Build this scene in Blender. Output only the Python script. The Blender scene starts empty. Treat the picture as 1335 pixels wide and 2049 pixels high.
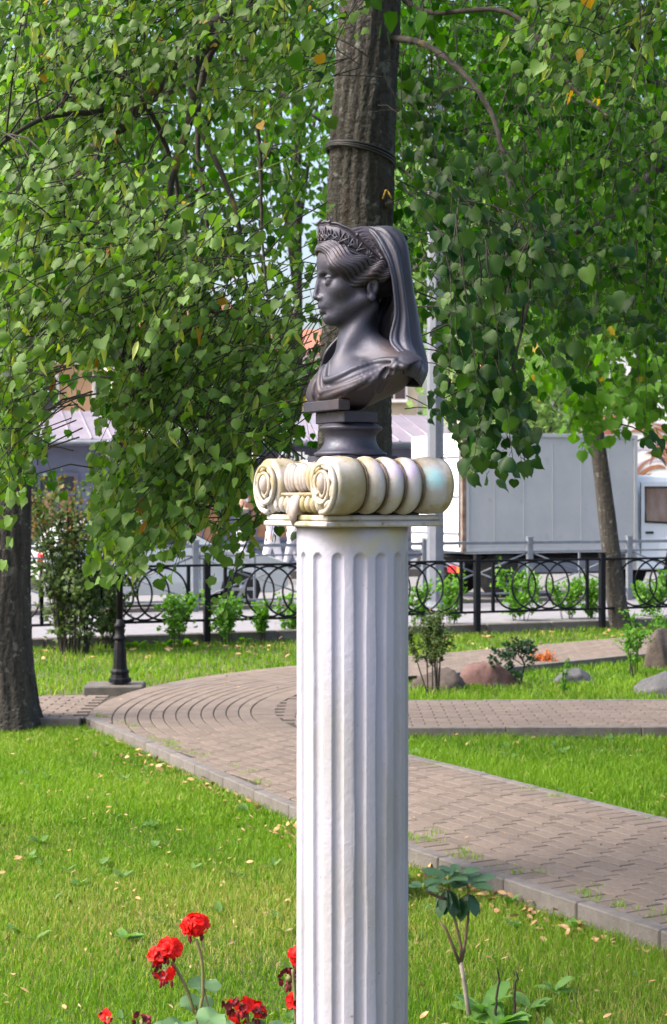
import bpy, math, random
import numpy as np
from mathutils import Matrix, Vector

# ------------------------------------------------------------------ camera, sky, sun, exposure
FPX, HOR, EYE, PW, PH = 3300.0, 1003.0, 1.70, 1335.0, 2049.0
sc = bpy.context.scene
col = sc.collection
cam_d = bpy.data.cameras.new('camera')
cam = bpy.data.objects.new('camera', cam_d); col.objects.link(cam)
cam.location = (0, 0, EYE); cam.rotation_euler = (math.radians(90), 0, 0)
cam_d.sensor_fit = 'VERTICAL'; cam_d.sensor_height = 36.0
cam_d.lens = FPX * 36.0 / PH
cam_d.shift_y = (HOR - PH / 2) / PH
cam_d.clip_start = 0.05; cam_d.clip_end = 2000
cam_d.dof.use_dof = True
cam_d.dof.focus_distance = 3.85; cam_d.dof.aperture_fstop = 13.0
sc.camera = cam

SUN_EL, SUN_AZ = 47.0, -102.0      # degrees; azimuth from +Y (view direction) towards +X
world = bpy.data.worlds.new('World'); sc.world = world; world.use_nodes = True
wn = world.node_tree.nodes; wl = world.node_tree.links
for n in list(wn): wn.remove(n)
w_out = wn.new('ShaderNodeOutputWorld'); w_bg = wn.new('ShaderNodeBackground'); w_sky = wn.new('ShaderNodeTexSky')
w_sky.sky_type = 'NISHITA'; w_sky.sun_disc = False
w_sky.sun_elevation = math.radians(SUN_EL); w_sky.sun_rotation = math.radians(SUN_AZ)
w_sky.air_density = 1.0; w_sky.dust_density = 7.0; w_sky.ozone_density = 1.0
w_bg.inputs['Strength'].default_value = 0.15
wl.new(w_sky.outputs[0], w_bg.inputs['Color']); wl.new(w_bg.outputs[0], w_out.inputs['Surface'])
sun_d = bpy.data.lights.new('sun', 'SUN'); sun = bpy.data.objects.new('sun', sun_d); col.objects.link(sun)
sun_d.energy = 1.4; sun_d.angle = math.radians(30); sun_d.color = (1.0, 0.95, 0.86)
_se, _sa = math.radians(SUN_EL), math.radians(SUN_AZ)
SUN_DIR = Vector((math.sin(_sa) * math.cos(_se), math.cos(_sa) * math.cos(_se), math.sin(_se)))
sun.rotation_euler = SUN_DIR.to_track_quat('Z', 'Y').to_euler()
sc.view_settings.view_transform = 'Standard'; sc.view_settings.look = 'None'
sc.view_settings.exposure = 1.65; sc.view_settings.gamma = 1.0
sc.view_settings.use_curve_mapping = False
sc.cycles.max_bounces = 8; sc.cycles.diffuse_bounces = 4; sc.cycles.glossy_bounces = 3
sc.cycles.transmission_bounces = 5; sc.cycles.transparent_max_bounces = 8
sc.cycles.use_denoising = True
sc.cycles.sample_clamp_indirect = 6.0

R = random.Random(11)
NR = np.random.default_rng(5)
pi = math.pi

def at(px, py, Y):
    """the point at depth Y that stands at this place of the photograph"""
    return Vector(((px - PW / 2) / FPX * Y, Y, EYE + (HOR - py) / FPX * Y))
def gnd(px, py, z=0.0):
    Y = FPX * (EYE - z) / (py - HOR)
    return Vector(((px - PW / 2) / FPX * Y, Y, z))
def pix(p):
    return (PW / 2 + p[0] / p[1] * FPX, HOR - (p[2] - EYE) / p[1] * FPX)

# ------------------------------------------------------------------ objects
def tag(o, label=None, cat=None, group=None, kind=None):
    if label: o['label'] = label
    if cat: o['category'] = cat
    if group: o['group'] = group
    if kind: o['kind'] = kind
    return o
def thing(name, label, cat, loc=(0, 0, 0), rz=0.0, group=None, kind=None):
    o = bpy.data.objects.new(name, None); col.objects.link(o)
    o.location = loc; o.rotation_euler = (0, 0, rz); o.empty_display_size = 0.1
    return tag(o, label, cat, group, kind)
def attach(o, parent, keep=True):
    """parent o; keep=True: o was made in world coordinates"""
    o.parent = parent
    if keep:
        m = Matrix.LocRotScale(parent.location, parent.rotation_euler, parent.scale)
        if parent.parent:
            m = parent_matrix(parent)
        o.matrix_parent_inverse = m.inverted()
    return o
def parent_matrix(p):
    m = Matrix.LocRotScale(p.location, p.rotation_euler, p.scale)
    if p.parent:
        m = parent_matrix(p.parent) @ p.matrix_parent_inverse @ m
    return m
def np_mesh(name, V, F, mat=None, smooth=False, tint=None):
    """mesh from numpy arrays; F is (n,k) or a list of (n,k) arrays"""
    me = bpy.data.meshes.new(name)
    V = np.asarray(V, dtype=np.float32)
    Fs = F if isinstance(F, list) else [F]
    Fs = [np.asarray(f, dtype=np.int32) for f in Fs if len(f)]
    me.vertices.add(len(V)); me.vertices.foreach_set('co', V.ravel())
    tot = sum(f.size for f in Fs); nf = sum(len(f) for f in Fs)
    me.loops.add(tot); me.polygons.add(nf)
    me.loops.foreach_set('vertex_index', np.concatenate([f.ravel() for f in Fs]))
    st = []; p = 0
    for f in Fs:
        st.append(np.arange(len(f), dtype=np.int32) * f.shape[1] + p); p += f.size
    me.polygons.foreach_set('loop_start', np.concatenate(st))
    if tint is not None:
        a = me.attributes.new('tint', 'FLOAT', 'POINT'); a.data.foreach_set('value', np.asarray(tint, dtype=np.float32))
    me.update(calc_edges=True); me.validate()
    me.polygons.foreach_set('use_smooth', np.full(len(me.polygons), bool(smooth)))
    if mat: me.materials.append(mat)
    return me
def link(name, me, parent=None, keep=True):
    o = bpy.data.objects.new(name, me); col.objects.link(o)
    if parent: attach(o, parent, keep)
    return o

class MB:
    """collects simple solids into one mesh"""
    def __init__(s): s.v = []; s.f = []; s.sm = []
    def add(s, vs, fs, smooth=False):
        b = len(s.v); s.v += [tuple(v) for v in vs]; s.f += [tuple(i + b for i in f) for f in fs]; s.sm += [smooth] * len(fs); return s
    def box(s, c, size, rz=0.0, bev=0.0, M=None):
        hx, hy, hz = size[0] / 2, size[1] / 2, size[2] / 2
        if bev <= 0:
            vs = [Vector((x, y, z)) for z in (-hz, hz) for y in (-hy, hy) for x in (-hx, hx)]
            fs = [(0, 2, 3, 1), (4, 5, 7, 6), (0, 1, 5, 4), (2, 6, 7, 3), (0, 4, 6, 2), (1, 3, 7, 5)]
        else:
            b = min(bev, hx * .9, hy * .9, hz * .9)
            vs = []; idx = {}
            for sx in (-1, 1):
                for sy in (-1, 1):
                    for sz in (-1, 1):
                        for k in range(3):
                            p = [sx * (hx - b), sy * (hy - b), sz * (hz - b)]
                            p[k] = (sx * hx, sy * hy, sz * hz)[k]
                            idx[(sx, sy, sz, k)] = len(vs); vs.append(Vector(p))
            fs = []
            def q(a): fs.append(tuple(a))
            for d in (-1, 1):
                q([idx[(d, a, b_, 0)] for a, b_ in ((-1, -1), (1, -1), (1, 1), (-1, 1))][::d])
                q([idx[(a, d, b_, 1)] for a, b_ in ((-1, -1), (1, -1), (1, 1), (-1, 1))][::-d])
                q([idx[(a, b_, d, 2)] for a, b_ in ((-1, -1), (1, -1), (1, 1), (-1, 1))][::d])
            for a in (-1, 1):
                for b_ in (-1, 1):
                    q([idx[(a, b_, -1, 0)], idx[(a, b_, 1, 0)], idx[(a, b_, 1, 1)], idx[(a, b_, -1, 1)]][::(-a * b_)])
                    q([idx[(a, -1, b_, 0)], idx[(a, 1, b_, 0)], idx[(a, 1, b_, 2)], idx[(a, -1, b_, 2)]][::(a * b_)])
                    q([idx[(-1, a, b_, 1)], idx[(1, a, b_, 1)], idx[(1, a, b_, 2)], idx[(-1, a, b_, 2)]][::(-a * b_)])
                    for c_ in (-1, 1):
                        q([idx[(a, b_, c_, k)] for k in (0, 1, 2)][::(a * b_ * c_)])
        m = Matrix.Rotation(rz, 3, 'Z') if M is None else M
        c = Vector(c)
        return s.add([c + m @ v for v in vs], fs)
    def tube(s, pts, rad, n=8, caps=True, closed=False, flat=1.0, up=None):
        pts = [Vector(p) for p in pts]; k = len(pts)
        if not hasattr(rad, '__len__'): rad = [rad] * k
        t = [((pts[(i + 1) % k] if closed else pts[min(i + 1, k - 1)]) - (pts[i - 1] if closed else pts[max(i - 1, 0)])).normalized() for i in range(k)]
        u = up or Vector((0, 0, 1))
        u = Vector(u)
        if abs(t[0].dot(u)) > .95: u = Vector((1, .13, 0))
        a = (u - t[0] * u.dot(t[0])).normalized(); vs = []
        for i in range(k):
            a = (a - t[i] * a.dot(t[i])).normalized(); b = t[i].cross(a)
            for j in range(n):
                w = 2 * pi * j / n
                vs.append(pts[i] + (a * math.cos(w) * flat + b * math.sin(w)) * rad[i])
        fs = []
        for i in range(k if closed else k - 1):
            i2 = (i + 1) % k
            for j in range(n):
                j2 = (j + 1) % n
                fs.append((i * n + j, i * n + j2, i2 * n + j2, i2 * n + j))
        if caps and not closed:
            fs.append(tuple(range(n))[::-1]); fs.append(tuple((k - 1) * n + j for j in range(n)))
        return s.add(vs, fs, True)
    def lathe(s, prof, n=24, c=(0, 0, 0), M=None, caps=True, smooth=True):
        c = Vector(c); m = M or Matrix.Identity(3); vs = []
        for r, z in prof:
            for j in range(n):
                w = 2 * pi * j / n
                vs.append(c + m @ Vector((r * math.cos(w), r * math.sin(w), z)))
        fs = [(i * n + j, i * n + (j + 1) % n, (i + 1) * n + (j + 1) % n, (i + 1) * n + j) for i in range(len(prof) - 1) for j in range(n)]
        if caps:
            fs.append(tuple(range(n))[::-1]); fs.append(tuple((len(prof) - 1) * n + j for j in range(n)))
        return s.add(vs, fs, smooth)
    def ball(s, c, r, n=10, m=6, M=None):
        r = r if hasattr(r, '__len__') else (r, r, r)
        c = Vector(c); M = M or Matrix.Identity(3); vs = [c + M @ Vector((0, 0, -r[2]))]
        for i in range(1, m):
            a = pi * i / m - pi / 2
            for j in range(n):
                w = 2 * pi * j / n
                vs.append(c + M @ Vector((r[0] * math.cos(a) * math.cos(w), r[1] * math.cos(a) * math.sin(w), r[2] * math.sin(a))))
        vs.append(c + M @ Vector((0, 0, r[2])))
        fs = [(0, 1 + (j + 1) % n, 1 + j) for j in range(n)]
        for i in range(m - 2):
            for j in range(n):
                fs.append((1 + i * n + j, 1 + i * n + (j + 1) % n, 1 + (i + 1) * n + (j + 1) % n, 1 + (i + 1) * n + j))
        t = len(vs) - 1; b = 1 + (m - 2) * n
        fs += [(t, b + j, b + (j + 1) % n) for j in range(n)]
        return s.add(vs, fs, True)
    def prism(s, poly, z0, z1):
        n = len(poly)
        a = sum(poly[i][0] * poly[(i + 1) % n][1] - poly[(i + 1) % n][0] * poly[i][1] for i in range(n))
        if a < 0: poly = poly[::-1]
        vs = [(p[0], p[1], z0) for p in poly] + [(p[0], p[1], z1) for p in poly]
        fs = [tuple(range(n))[::-1], tuple(range(n, 2 * n))] + [(i, (i + 1) % n, n + (i + 1) % n, n + i) for i in range(n)]
        return s.add(vs, fs)
    def mesh(s, name, mat=None):
        me = bpy.data.meshes.new(name); me.from_pydata(s.v, [], s.f); me.update()
        me.polygons.foreach_set('use_smooth', s.sm)
        if mat: me.materials.append(mat)
        return me
    def build(s, name, mat, parent=None, keep=True):
        return link(name, s.mesh(name, mat), parent, keep)

def spline(P, n=8):
    """Catmull-Rom through P (list of tuples of any size)"""
    P = [np.array(p, float) for p in P]; Q = [2 * P[0] - P[1]] + P + [2 * P[-1] - P[-2]]; out = []
    for i in range(1, len(Q) - 2):
        for k in range(n):
            t = k / n; a, b, c, d = Q[i - 1], Q[i], Q[i + 1], Q[i + 2]
            out.append(.5 * ((2 * b) + (c - a) * t + (2 * a - 5 * b + 4 * c - d) * t * t + (3 * b - a - 3 * c + d) * t ** 3))
    out.append(P[-1]); return out

# ------------------------------------------------------------------ materials
def srgb(h):
    h = h.lstrip('#'); c = [int(h[i:i + 2], 16) / 255 for i in (0, 2, 4)]
    return tuple((x / 12.92 if x <= .04045 else ((x + .055) / 1.055) ** 2.4) for x in c) + (1.0,)
def C(r, g, b): return (r, g, b, 1.0)
def mat(name, c1, c2=None, scale=8.0, rough=.7, metal=0.0, bump=0.0, bscale=None, c3=None, scale3=2.0, thr3=(.55, .7), c4=None, scale4=8.0, thr4=(.6, .66), detail=6.0,
        rnd=0.0, stretch=None, spec=.5, coat=0.0, coords='Object', thr=(.35, .65), attr=None, attr_col=None, bdist=.01):
    m = bpy.data.materials.new(name); m.use_nodes = True
    nt = m.node_tree; N = nt.nodes; L = nt.links
    bs = N['Principled BSDF']; bs.inputs['Roughness'].default_value = rough; bs.inputs['Metallic'].default_value = metal
    bs.inputs['Specular IOR Level'].default_value = spec; bs.inputs['Coat Weight'].default_value = coat
    tc = N.new('ShaderNodeTexCoord'); src = tc.outputs[coords]
    if stretch:
        mp = N.new('ShaderNodeMapping'); mp.inputs['Scale'].default_value = stretch; L.new(src, mp.inputs['Vector']); src = mp.outputs[0]
    def noise(sc_, det=detail):
        n = N.new('ShaderNodeTexNoise'); n.inputs['Scale'].default_value = sc_; n.inputs['Detail'].default_value = det
        n.inputs['Roughness'].default_value = .62; L.new(src, n.inputs['Vector']); return n.outputs['Fac']
    def ramp(fac, lo, hi):
        r = N.new('ShaderNodeMapRange'); r.inputs['From Min'].default_value = lo; r.inputs['From Max'].default_value = hi
        L.new(fac, r.inputs['Value']); return r.outputs[0]
    def mix(f, a, b, mode='MIX'):
        x = N.new('ShaderNodeMix'); x.data_type = 'RGBA'; x.blend_type = mode
        if isinstance(f, float): x.inputs['Factor'].default_value = f
        else: L.new(f, x.inputs['Factor'])
        for s_, v in ((x.inputs[6], a), (x.inputs[7], b)):
            if isinstance(v, tuple): s_.default_value = v
            else: L.new(v, s_)
        return x.outputs[2]
    c = c1
    if c2 is not None: c = mix(ramp(noise(scale), *thr), c1, c2)
    if c3 is not None: c = mix(ramp(noise(scale3), *thr3), c, c3)
    if c4 is not None:
        src = tc.outputs[coords]; c = mix(ramp(noise(scale4), *thr4), c, c4)
    if attr:
        at_ = N.new('ShaderNodeAttribute'); at_.attribute_name = attr; c = mix(at_.outputs['Fac'], c, attr_col)
    if rnd:
        oi = N.new('ShaderNodeObjectInfo'); hs = N.new('ShaderNodeHueSaturation')
        r = ramp(oi.outputs['Random'], 0, 1); N_ = r.node; N_.inputs['To Min'].default_value = 1 - rnd; N_.inputs['To Max'].default_value = 1 + rnd
        L.new(r, hs.inputs['Value'])
        if isinstance(c, tuple): hs.inputs['Color'].default_value = c
        else: L.new(c, hs.inputs['Color'])
        c = hs.outputs[0]
    if isinstance(c, tuple): bs.inputs['Base Color'].default_value = c
    else: L.new(c, bs.inputs['Base Color'])
    if bump:
        b = N.new('ShaderNodeBump'); b.inputs['Strength'].default_value = bump; b.inputs['Distance'].default_value = bdist
        L.new(noise(bscale or scale * 3), b.inputs['Height']); L.new(b.outputs[0], bs.inputs['Normal'])
    return m
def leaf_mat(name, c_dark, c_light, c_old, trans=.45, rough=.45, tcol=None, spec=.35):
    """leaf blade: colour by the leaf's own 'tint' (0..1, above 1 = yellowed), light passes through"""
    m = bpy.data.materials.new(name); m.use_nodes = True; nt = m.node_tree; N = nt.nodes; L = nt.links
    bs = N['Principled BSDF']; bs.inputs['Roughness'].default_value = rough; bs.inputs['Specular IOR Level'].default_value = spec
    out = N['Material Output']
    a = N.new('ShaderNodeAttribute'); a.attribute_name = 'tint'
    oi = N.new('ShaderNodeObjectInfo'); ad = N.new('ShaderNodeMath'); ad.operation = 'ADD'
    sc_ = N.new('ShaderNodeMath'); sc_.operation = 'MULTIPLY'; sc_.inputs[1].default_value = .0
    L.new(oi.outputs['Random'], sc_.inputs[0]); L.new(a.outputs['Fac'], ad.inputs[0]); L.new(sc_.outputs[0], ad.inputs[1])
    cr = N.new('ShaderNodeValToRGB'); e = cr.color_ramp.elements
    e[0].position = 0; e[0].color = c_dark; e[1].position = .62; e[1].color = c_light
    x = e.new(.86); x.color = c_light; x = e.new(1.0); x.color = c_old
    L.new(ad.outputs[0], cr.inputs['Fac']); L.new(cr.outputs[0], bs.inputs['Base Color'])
    tr = N.new('ShaderNodeBsdfTranslucent'); mx = N.new('ShaderNodeMixShader'); mx.inputs[0].default_value = trans
    hs = N.new('ShaderNodeHueSaturation'); hs.inputs['Saturation'].default_value = 1.2; hs.inputs['Value'].default_value = 1.5
    if tcol: hs.inputs['Hue'].default_value = tcol
    L.new(cr.outputs[0], hs.inputs['Color']); L.new(hs.outputs[0], tr.inputs['Color'])
    L.new(bs.outputs[0], mx.inputs[1]); L.new(tr.outputs[0], mx.inputs[2]); L.new(mx.outputs[0], out.inputs['Surface'])
    return m

M_ = {}
M_['soil'] = mat('lawn_soil', C(.045, .06, .014), C(.10, .085, .04), scale=14, rough=.95, bump=.6, c3=C(.06, .10, .02), scale3=1.3)
M_['paver'] = mat('paver_concrete', C(.125, .096, .079), C(.168, .134, .112), scale=9, rough=.85, bump=.35, bscale=180, rnd=.13, c3=C(.15, .125, .11), scale3=1.1, coords='Generated')
M_['paver_field'] = mat('paver_concrete_worn', C(.125, .096, .079), C(.168, .134, .112), scale=5, rough=.85, bump=.3, bscale=160, c3=C(.16, .135, .12), scale3=.8)
M_['joint'] = mat('joint_sand', C(.022, .017, .013), C(.04, .033, .02), scale=6, rough=.95, bump=.4, c3=C(.03, .045, .012), scale3=3)
M_['kerb'] = mat('kerb_concrete', C(.10, .092, .088), C(.15, .138, .132), scale=12, rough=.9, bump=.5, bscale=90, rnd=.1, c3=C(.11, .095, .08), scale3=5)
M_['asphalt'] = mat('asphalt', C(.16, .16, .17), C(.2, .2, .21), scale=30, rough=.9, bump=.3)
M_['pavement'] = mat('pavement_tiles', C(.17, .168, .19), C(.21, .208, .225), scale=5, rough=.85)
M_['iron'] = mat('black_iron', C(.004, .005, .009), C(.009, .010, .015), scale=20, rough=.45, spec=.2)
M_['lamp_iron'] = mat('black_lamp_paint', C(.005, .0055, .008), C(.012, .012, .016), scale=25, rough=.5, bump=.2, spec=.15)
M_['steel'] = mat('grey_steel_paint', C(.13, .15, .18), C(.19, .21, .24), scale=7, rough=.5)
M_['pole'] = mat('grey_pole_paint', C(.12, .135, .17), C(.16, .175, .21), scale=4, rough=.5)
M_['bark'] = mat('lime_bark', C(.036, .033, .028), C(.085, .080, .070), scale=22, stretch=(1, 1, .17), rough=.95, bump=1.0, bscale=26, c3=C(.045, .022, .015), scale3=3.5, thr3=(.58, .70), bdist=.06, c4=C(.15, .155, .14), scale4=11, thr4=(.585, .62))
M_['bark_dark'] = mat('dark_bark', C(.026, .023, .020), C(.062, .056, .050), scale=24, stretch=(1, 1, .14), rough=.95, bump=1.0, bscale=28, c3=C(.045, .038, .03), scale3=6, thr3=(.55, .68), bdist=.04, c4=C(.12, .12, .105), scale4=13, thr4=(.59, .63))
M_['twig'] = mat('twig_bark', C(.012, .010, .008), C(.026, .022, .017), scale=30, rough=.9)
M_['branch'] = mat('lichened_branch', C(.022, .018, .014), C(.055, .05, .04), scale=18, rough=.95, bump=.6, c3=C(.16, .13, .03), scale3=4.5, thr3=(.6, .68))
M_['stem'] = mat('young_stem', C(.10, .06, .035), C(.16, .11, .065), scale=30, rough=.8)
M_['rust'] = mat('rusty_edge', C(.13, .07, .04), C(.25, .2, .17), scale=6, rough=.85)
M_['glass'] = mat('window_glass', C(.05, .055, .065), rough=.06, spec=.8)
M_['rubber'] = mat('tyre_rubber', C(.012, .012, .013), C(.025, .025, .026), scale=20, rough=.85)
M_['rim'] = mat('wheel_rim', C(.42, .43, .45), rough=.35, metal=.7)
M_['red_lens'] = mat('red_lens', C(.5, .02, .03), rough=.25)
M_['orange_lens'] = mat('orange_lens', C(.65, .16, .02), rough=.25)
M_['white'] = mat('white_paint', C(.66, .67, .7), C(.72, .73, .76), scale=3, rough=.45)
M_['dark'] = mat('dark_underbody', C(.012, .012, .014), C(.03, .028, .026), scale=9, rough=.8)
M_['leaf'] = leaf_mat('lime_leaf', C(.009, .042, .007), C(.115, .215, .042), C(.36, .22, .03), trans=.42, rough=.5, spec=.28)
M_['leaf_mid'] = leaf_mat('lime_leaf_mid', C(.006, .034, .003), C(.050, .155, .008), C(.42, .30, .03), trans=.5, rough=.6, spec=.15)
M_['leaf_far'] = leaf_mat('far_leaf', C(.02, .08, .008), C(.075, .18, .02), C(.3, .22, .03), trans=.5, rough=.6, spec=.2)
M_['leaf_pale'] = leaf_mat('pale_far_leaf', C(.10, .2, .05), C(.2, .3, .1), C(.4, .34, .1), trans=.4, rough=.7, spec=.2)
M_['bract'] = leaf_mat('lime_bract', C(.2, .27, .05), C(.32, .38, .09), C(.4, .2, .04), trans=.4)
M_['grass'] = leaf_mat('grass_blade', C(.048, .14, .009), C(.17, .30, .028), C(.38, .33, .13), trans=.35, rough=.55, spec=.2)
M_['pale_bark'] = mat('pale_flaking_bark', C(.34, .26, .22), C(.46, .36, .31), scale=9, rough=.9, bump=.6, c3=C(.2, .17, .14), scale3=5)
# ------------------------------------------------------------------ smooth solids from distance fields
class Frame:
    def __init__(s, o, f, l):
        s.o = np.array(o, float); f = np.array(f, float); f /= np.linalg.norm(f); l = np.array(l, float); l /= np.linalg.norm(l)
        s.B = np.stack([f, l, np.cross(f, l)])
    def loc(s, P): return (P - s.o) @ s.B.T
    def wld(s, p): return s.o + np.asarray(p, float) @ s.B
WORLD_FRAME = Frame((0, 0, 0), (1, 0, 0), (0, 1, 0))
class Sdf:
    def __init__(s): s.ops = []
    def op(s, kind, fn, c, bound, k): s.ops.append((kind, fn, np.asarray(c, float), bound, k)); return s
    def ell(s, F, c, r, k=.01, kind='u', sym=False, tilt=None, clip=None):
        r = np.array(r, float)
        for sg in ((1, -1) if sym else (1,)):
            cc = np.array(c, float) * np.array([1, sg, 1])
            def fn(P, cc=cc, sg=sg):
                q = F.loc(P) - cc
                if tilt:
                    a, b = math.cos(tilt), math.sin(tilt); x = q[..., 0] * a + q[..., 2] * b; z = -q[..., 0] * b + q[..., 2] * a
                    q = np.stack([x, q[..., 1], z], -1)
                k0 = np.linalg.norm(q / r, axis=-1); k1 = np.linalg.norm(q / (r * r), axis=-1) + 1e-9
                d = k0 * (k0 - 1) / k1
                if clip: d = np.maximum(d, clip(q))
                return d
            s.op(kind, fn, F.wld(cc), float(r.max()), k)
        return s
    def cap(s, F, a, b, ra, rb, k=.01, kind='u', sym=False):
        for sg in ((1, -1) if sym else (1,)):
            A = F.wld(np.array(a, float) * np.array([1, sg, 1])); B = F.wld(np.array(b, float) * np.array([1, sg, 1]))
            def fn(P, A=A, B=B):
                ab = B - A; t = np.clip(((P - A) @ ab) / (ab @ ab + 1e-12), 0, 1)
                return np.linalg.norm(P - A - t[..., None] * ab, axis=-1) - (ra + (rb - ra) * t)
            s.op(kind, fn, (A + B) / 2, float(np.linalg.norm(B - A)) / 2 + max(ra, rb), k)
        return s
    def chain(s, pts, rad, k=.006, kind='u'):
        for i in range(len(pts) - 1): s.cap(WORLD_FRAME, pts[i], pts[i + 1], rad[i], rad[i + 1], k, kind)
        return s
    @staticmethod
    def comb(a, d, kind, k):
        if kind == 'u':
            h = np.clip(.5 + .5 * (a - d) / k, 0, 1); return a * (1 - h) + d * h - k * h * (1 - h)
        if kind == 's': d = -d
        h = np.clip(.5 - .5 * (a - d) / k, 0, 1); return a * (1 - h) + d * h + k * h * (1 - h)
    def ev(s, P):
        a = np.full(P.shape[:-1], 1e3)
        for kind, fn, c, bd, k in s.ops: a = s.comb(a, fn(P), kind, k)
        return a
    def mesh(s, lo, hi, h):
        lo = np.array(lo, float); n = np.ceil((np.array(hi, float) - lo) / h).astype(int) + 1
        a = np.full(n, .05, np.float64)
        for kind, fn, c, bd, k in s.ops:
            m = bd + 3 * k + 4 * h
            i0 = np.maximum(np.floor((c - m - lo) / h).astype(int), 0); i1 = np.minimum(np.ceil((c + m - lo) / h).astype(int) + 1, n)
            if (i1 <= i0).any(): continue
            g = np.stack(np.meshgrid(*[lo[q] + h * np.arange(i0[q], i1[q]) for q in range(3)], indexing='ij'), -1)
            sl = tuple(slice(i0[q], i1[q]) for q in range(3))
            a[sl] = s.comb(a[sl], fn(g), kind, k)
        return surface_nets(a, lo, h)
    def trace(s, D, o=None, n=70, t0=0.0):
        """where rays from the eye along D meet the solid"""
        o = np.array((0, 0, EYE), float) if o is None else o
        D = D / np.linalg.norm(D, axis=-1, keepdims=True); t = np.full(len(D), t0)
        for _ in range(n): t = t + np.clip(s.ev(o + D * t[:, None]), -.02, .3) * .85
        return o + D * t[:, None]
    def grad(s, P, e=.002):
        g = np.stack([s.ev(P + np.eye(3)[i] * e) - s.ev(P - np.eye(3)[i] * e) for i in range(3)], -1)
        return g / (np.linalg.norm(g, axis=-1, keepdims=True) + 1e-9)
def surface_nets(a, lo, h):
    s = a < 0; nx, ny, nz = a.shape
    cnt = np.zeros((nx - 1, ny - 1, nz - 1), np.int8)
    offs = [(i, j, k) for i in (0, 1) for j in (0, 1) for k in (0, 1)]
    for i, j, k in offs: cnt += s[i:nx - 1 + i, j:ny - 1 + j, k:nz - 1 + k]
    mask = (cnt > 0) & (cnt < 8); idx = np.argwhere(mask)
    val = np.stack([a[idx[:, 0] + i, idx[:, 1] + j, idx[:, 2] + k] for i, j, k in offs], -1)
    O = np.array(offs, float); acc = np.zeros((len(idx), 3)); num = np.zeros(len(idx))
    for p in range(8):
        for q in range(p + 1, 8):
            if np.abs(O[p] - O[q]).sum() != 1: continue
            va, vb = val[:, p], val[:, q]; x = (va < 0) != (vb < 0)
            t = np.where(x, va / np.where(x, va - vb, 1), 0)
            acc += np.where(x[:, None], O[p] + (O[q] - O[p]) * t[:, None], 0); num += x
    V = lo + h * (idx + acc / num[:, None])
    vid = np.full(mask.shape, -1, np.int64); vid[mask] = np.arange(len(idx))
    F = []
    for ax in range(3):
        sl0 = [slice(1, -1)] * 3; sl1 = [slice(1, -1)] * 3; sl0[ax] = slice(0, -1); sl1[ax] = slice(1, None)
        e = s[tuple(sl0)] != s[tuple(sl1)]; ii = np.argwhere(e)
        o = np.array([1, 1, 1]); o[ax] = 0; ii = ii + o
        neg = s[ii[:, 0], ii[:, 1], ii[:, 2]]
        b, c = [(1, 2), (2, 0), (0, 1)][ax]
        eb = np.zeros(3, int); eb[b] = 1; ec = np.zeros(3, int); ec[c] = 1
        q = [ii - eb - ec, ii - ec, ii, ii - eb]
        f = np.stack([vid[z[:, 0], z[:, 1], z[:, 2]] for z in q], -1)
        f[~neg] = f[~neg][:, ::-1]; F.append(f[(f >= 0).all(1)])
    return V, np.concatenate(F)
def sdf_obj(sdf, name, lo, hi, h, mt, parent=None):
    V, F = sdf.mesh(lo, hi, h)
    return link(name, np_mesh(name, V, F, mt, smooth=True), parent)
# ------------------------------------------------------------------ ground, paths, kerbs
GZ = -.095
gm = MB(); S_ = 600
gm.add([(-S_, -60, GZ), (S_, -60, GZ), (S_, 1200, GZ), (-S_, 1200, GZ)], [(0, 1, 2, 3)])
tag(gm.build('ground', M_['soil']), 'grassy park ground under the lawns', 'ground', kind='structure')
RC = np.array((2.85, 13.5)); RI, RO = 3.32, 4.82              # the bend of the path
DF = np.array((.5, -.866)); NF = np.array((-.866, -.5))       # front stretch: direction, outward normal
DU = np.array((.75, .66)); DU = DU / np.linalg.norm(DU); NU = np.array((-DU[1], DU[0]))
PI_ = RC + RI * NF; PO_ = RC + RO * NF; UI_ = RC + RI * NU; UO_ = RC + RO * NU
KOUT = [(-1.93, 13.02), (-.19, 9.17), (.371, 8.14), (1.325, 6.52), (2.9, 3.85)]
def arc(Rr, a0, a1, n): return [tuple(RC + Rr * np.array((math.cos(a0 + (a1 - a0) * i / n), math.sin(a0 + (a1 - a0) * i / n)))) for i in range(n + 1)]
A_F = math.atan2(NF[1], NF[0]) % (2 * pi); A_U = math.atan2(NU[1], NU[0])
def inpoly(P, poly):
    P = np.asarray(P, float); x, y = P[..., 0], P[..., 1]; c = np.zeros(x.shape, bool); n = len(poly)
    for i in range(n):
        (x0, y0), (x1, y1) = poly[i], poly[(i + 1) % n]
        c ^= ((y0 > y) != (y1 > y)) & (x < (x1 - x0) * (y - y0) / (y1 - y0 + 1e-12) + x0)
    return c
L_ARC = arc(RO, pi + .1, A_U, 24)
inner_end = tuple(PI_ + DF * 9.2)
MAIN = KOUT[::-1] + L_ARC + arc(RI, A_U, A_F, 24) + [inner_end]
UPPER = [tuple(UO_ - DU * .05), tuple(UO_ + DU * 9), tuple(UI_ + DU * 9), tuple(UI_ - DU * .05)]
CROSS = [(-.55, 12.46), (7.5, 12.46), (7.5, 14.06), (.22, 14.06), (.22, 15.42), (-.30, 15.42), (-.55, 14.06)]
LEFT = [(-6.0, 12.96), (-1.90, 12.96), (-1.95, 13.6), (-1.86, 14.46), (-6.0, 14.46)]
paver_me = {}
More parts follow.
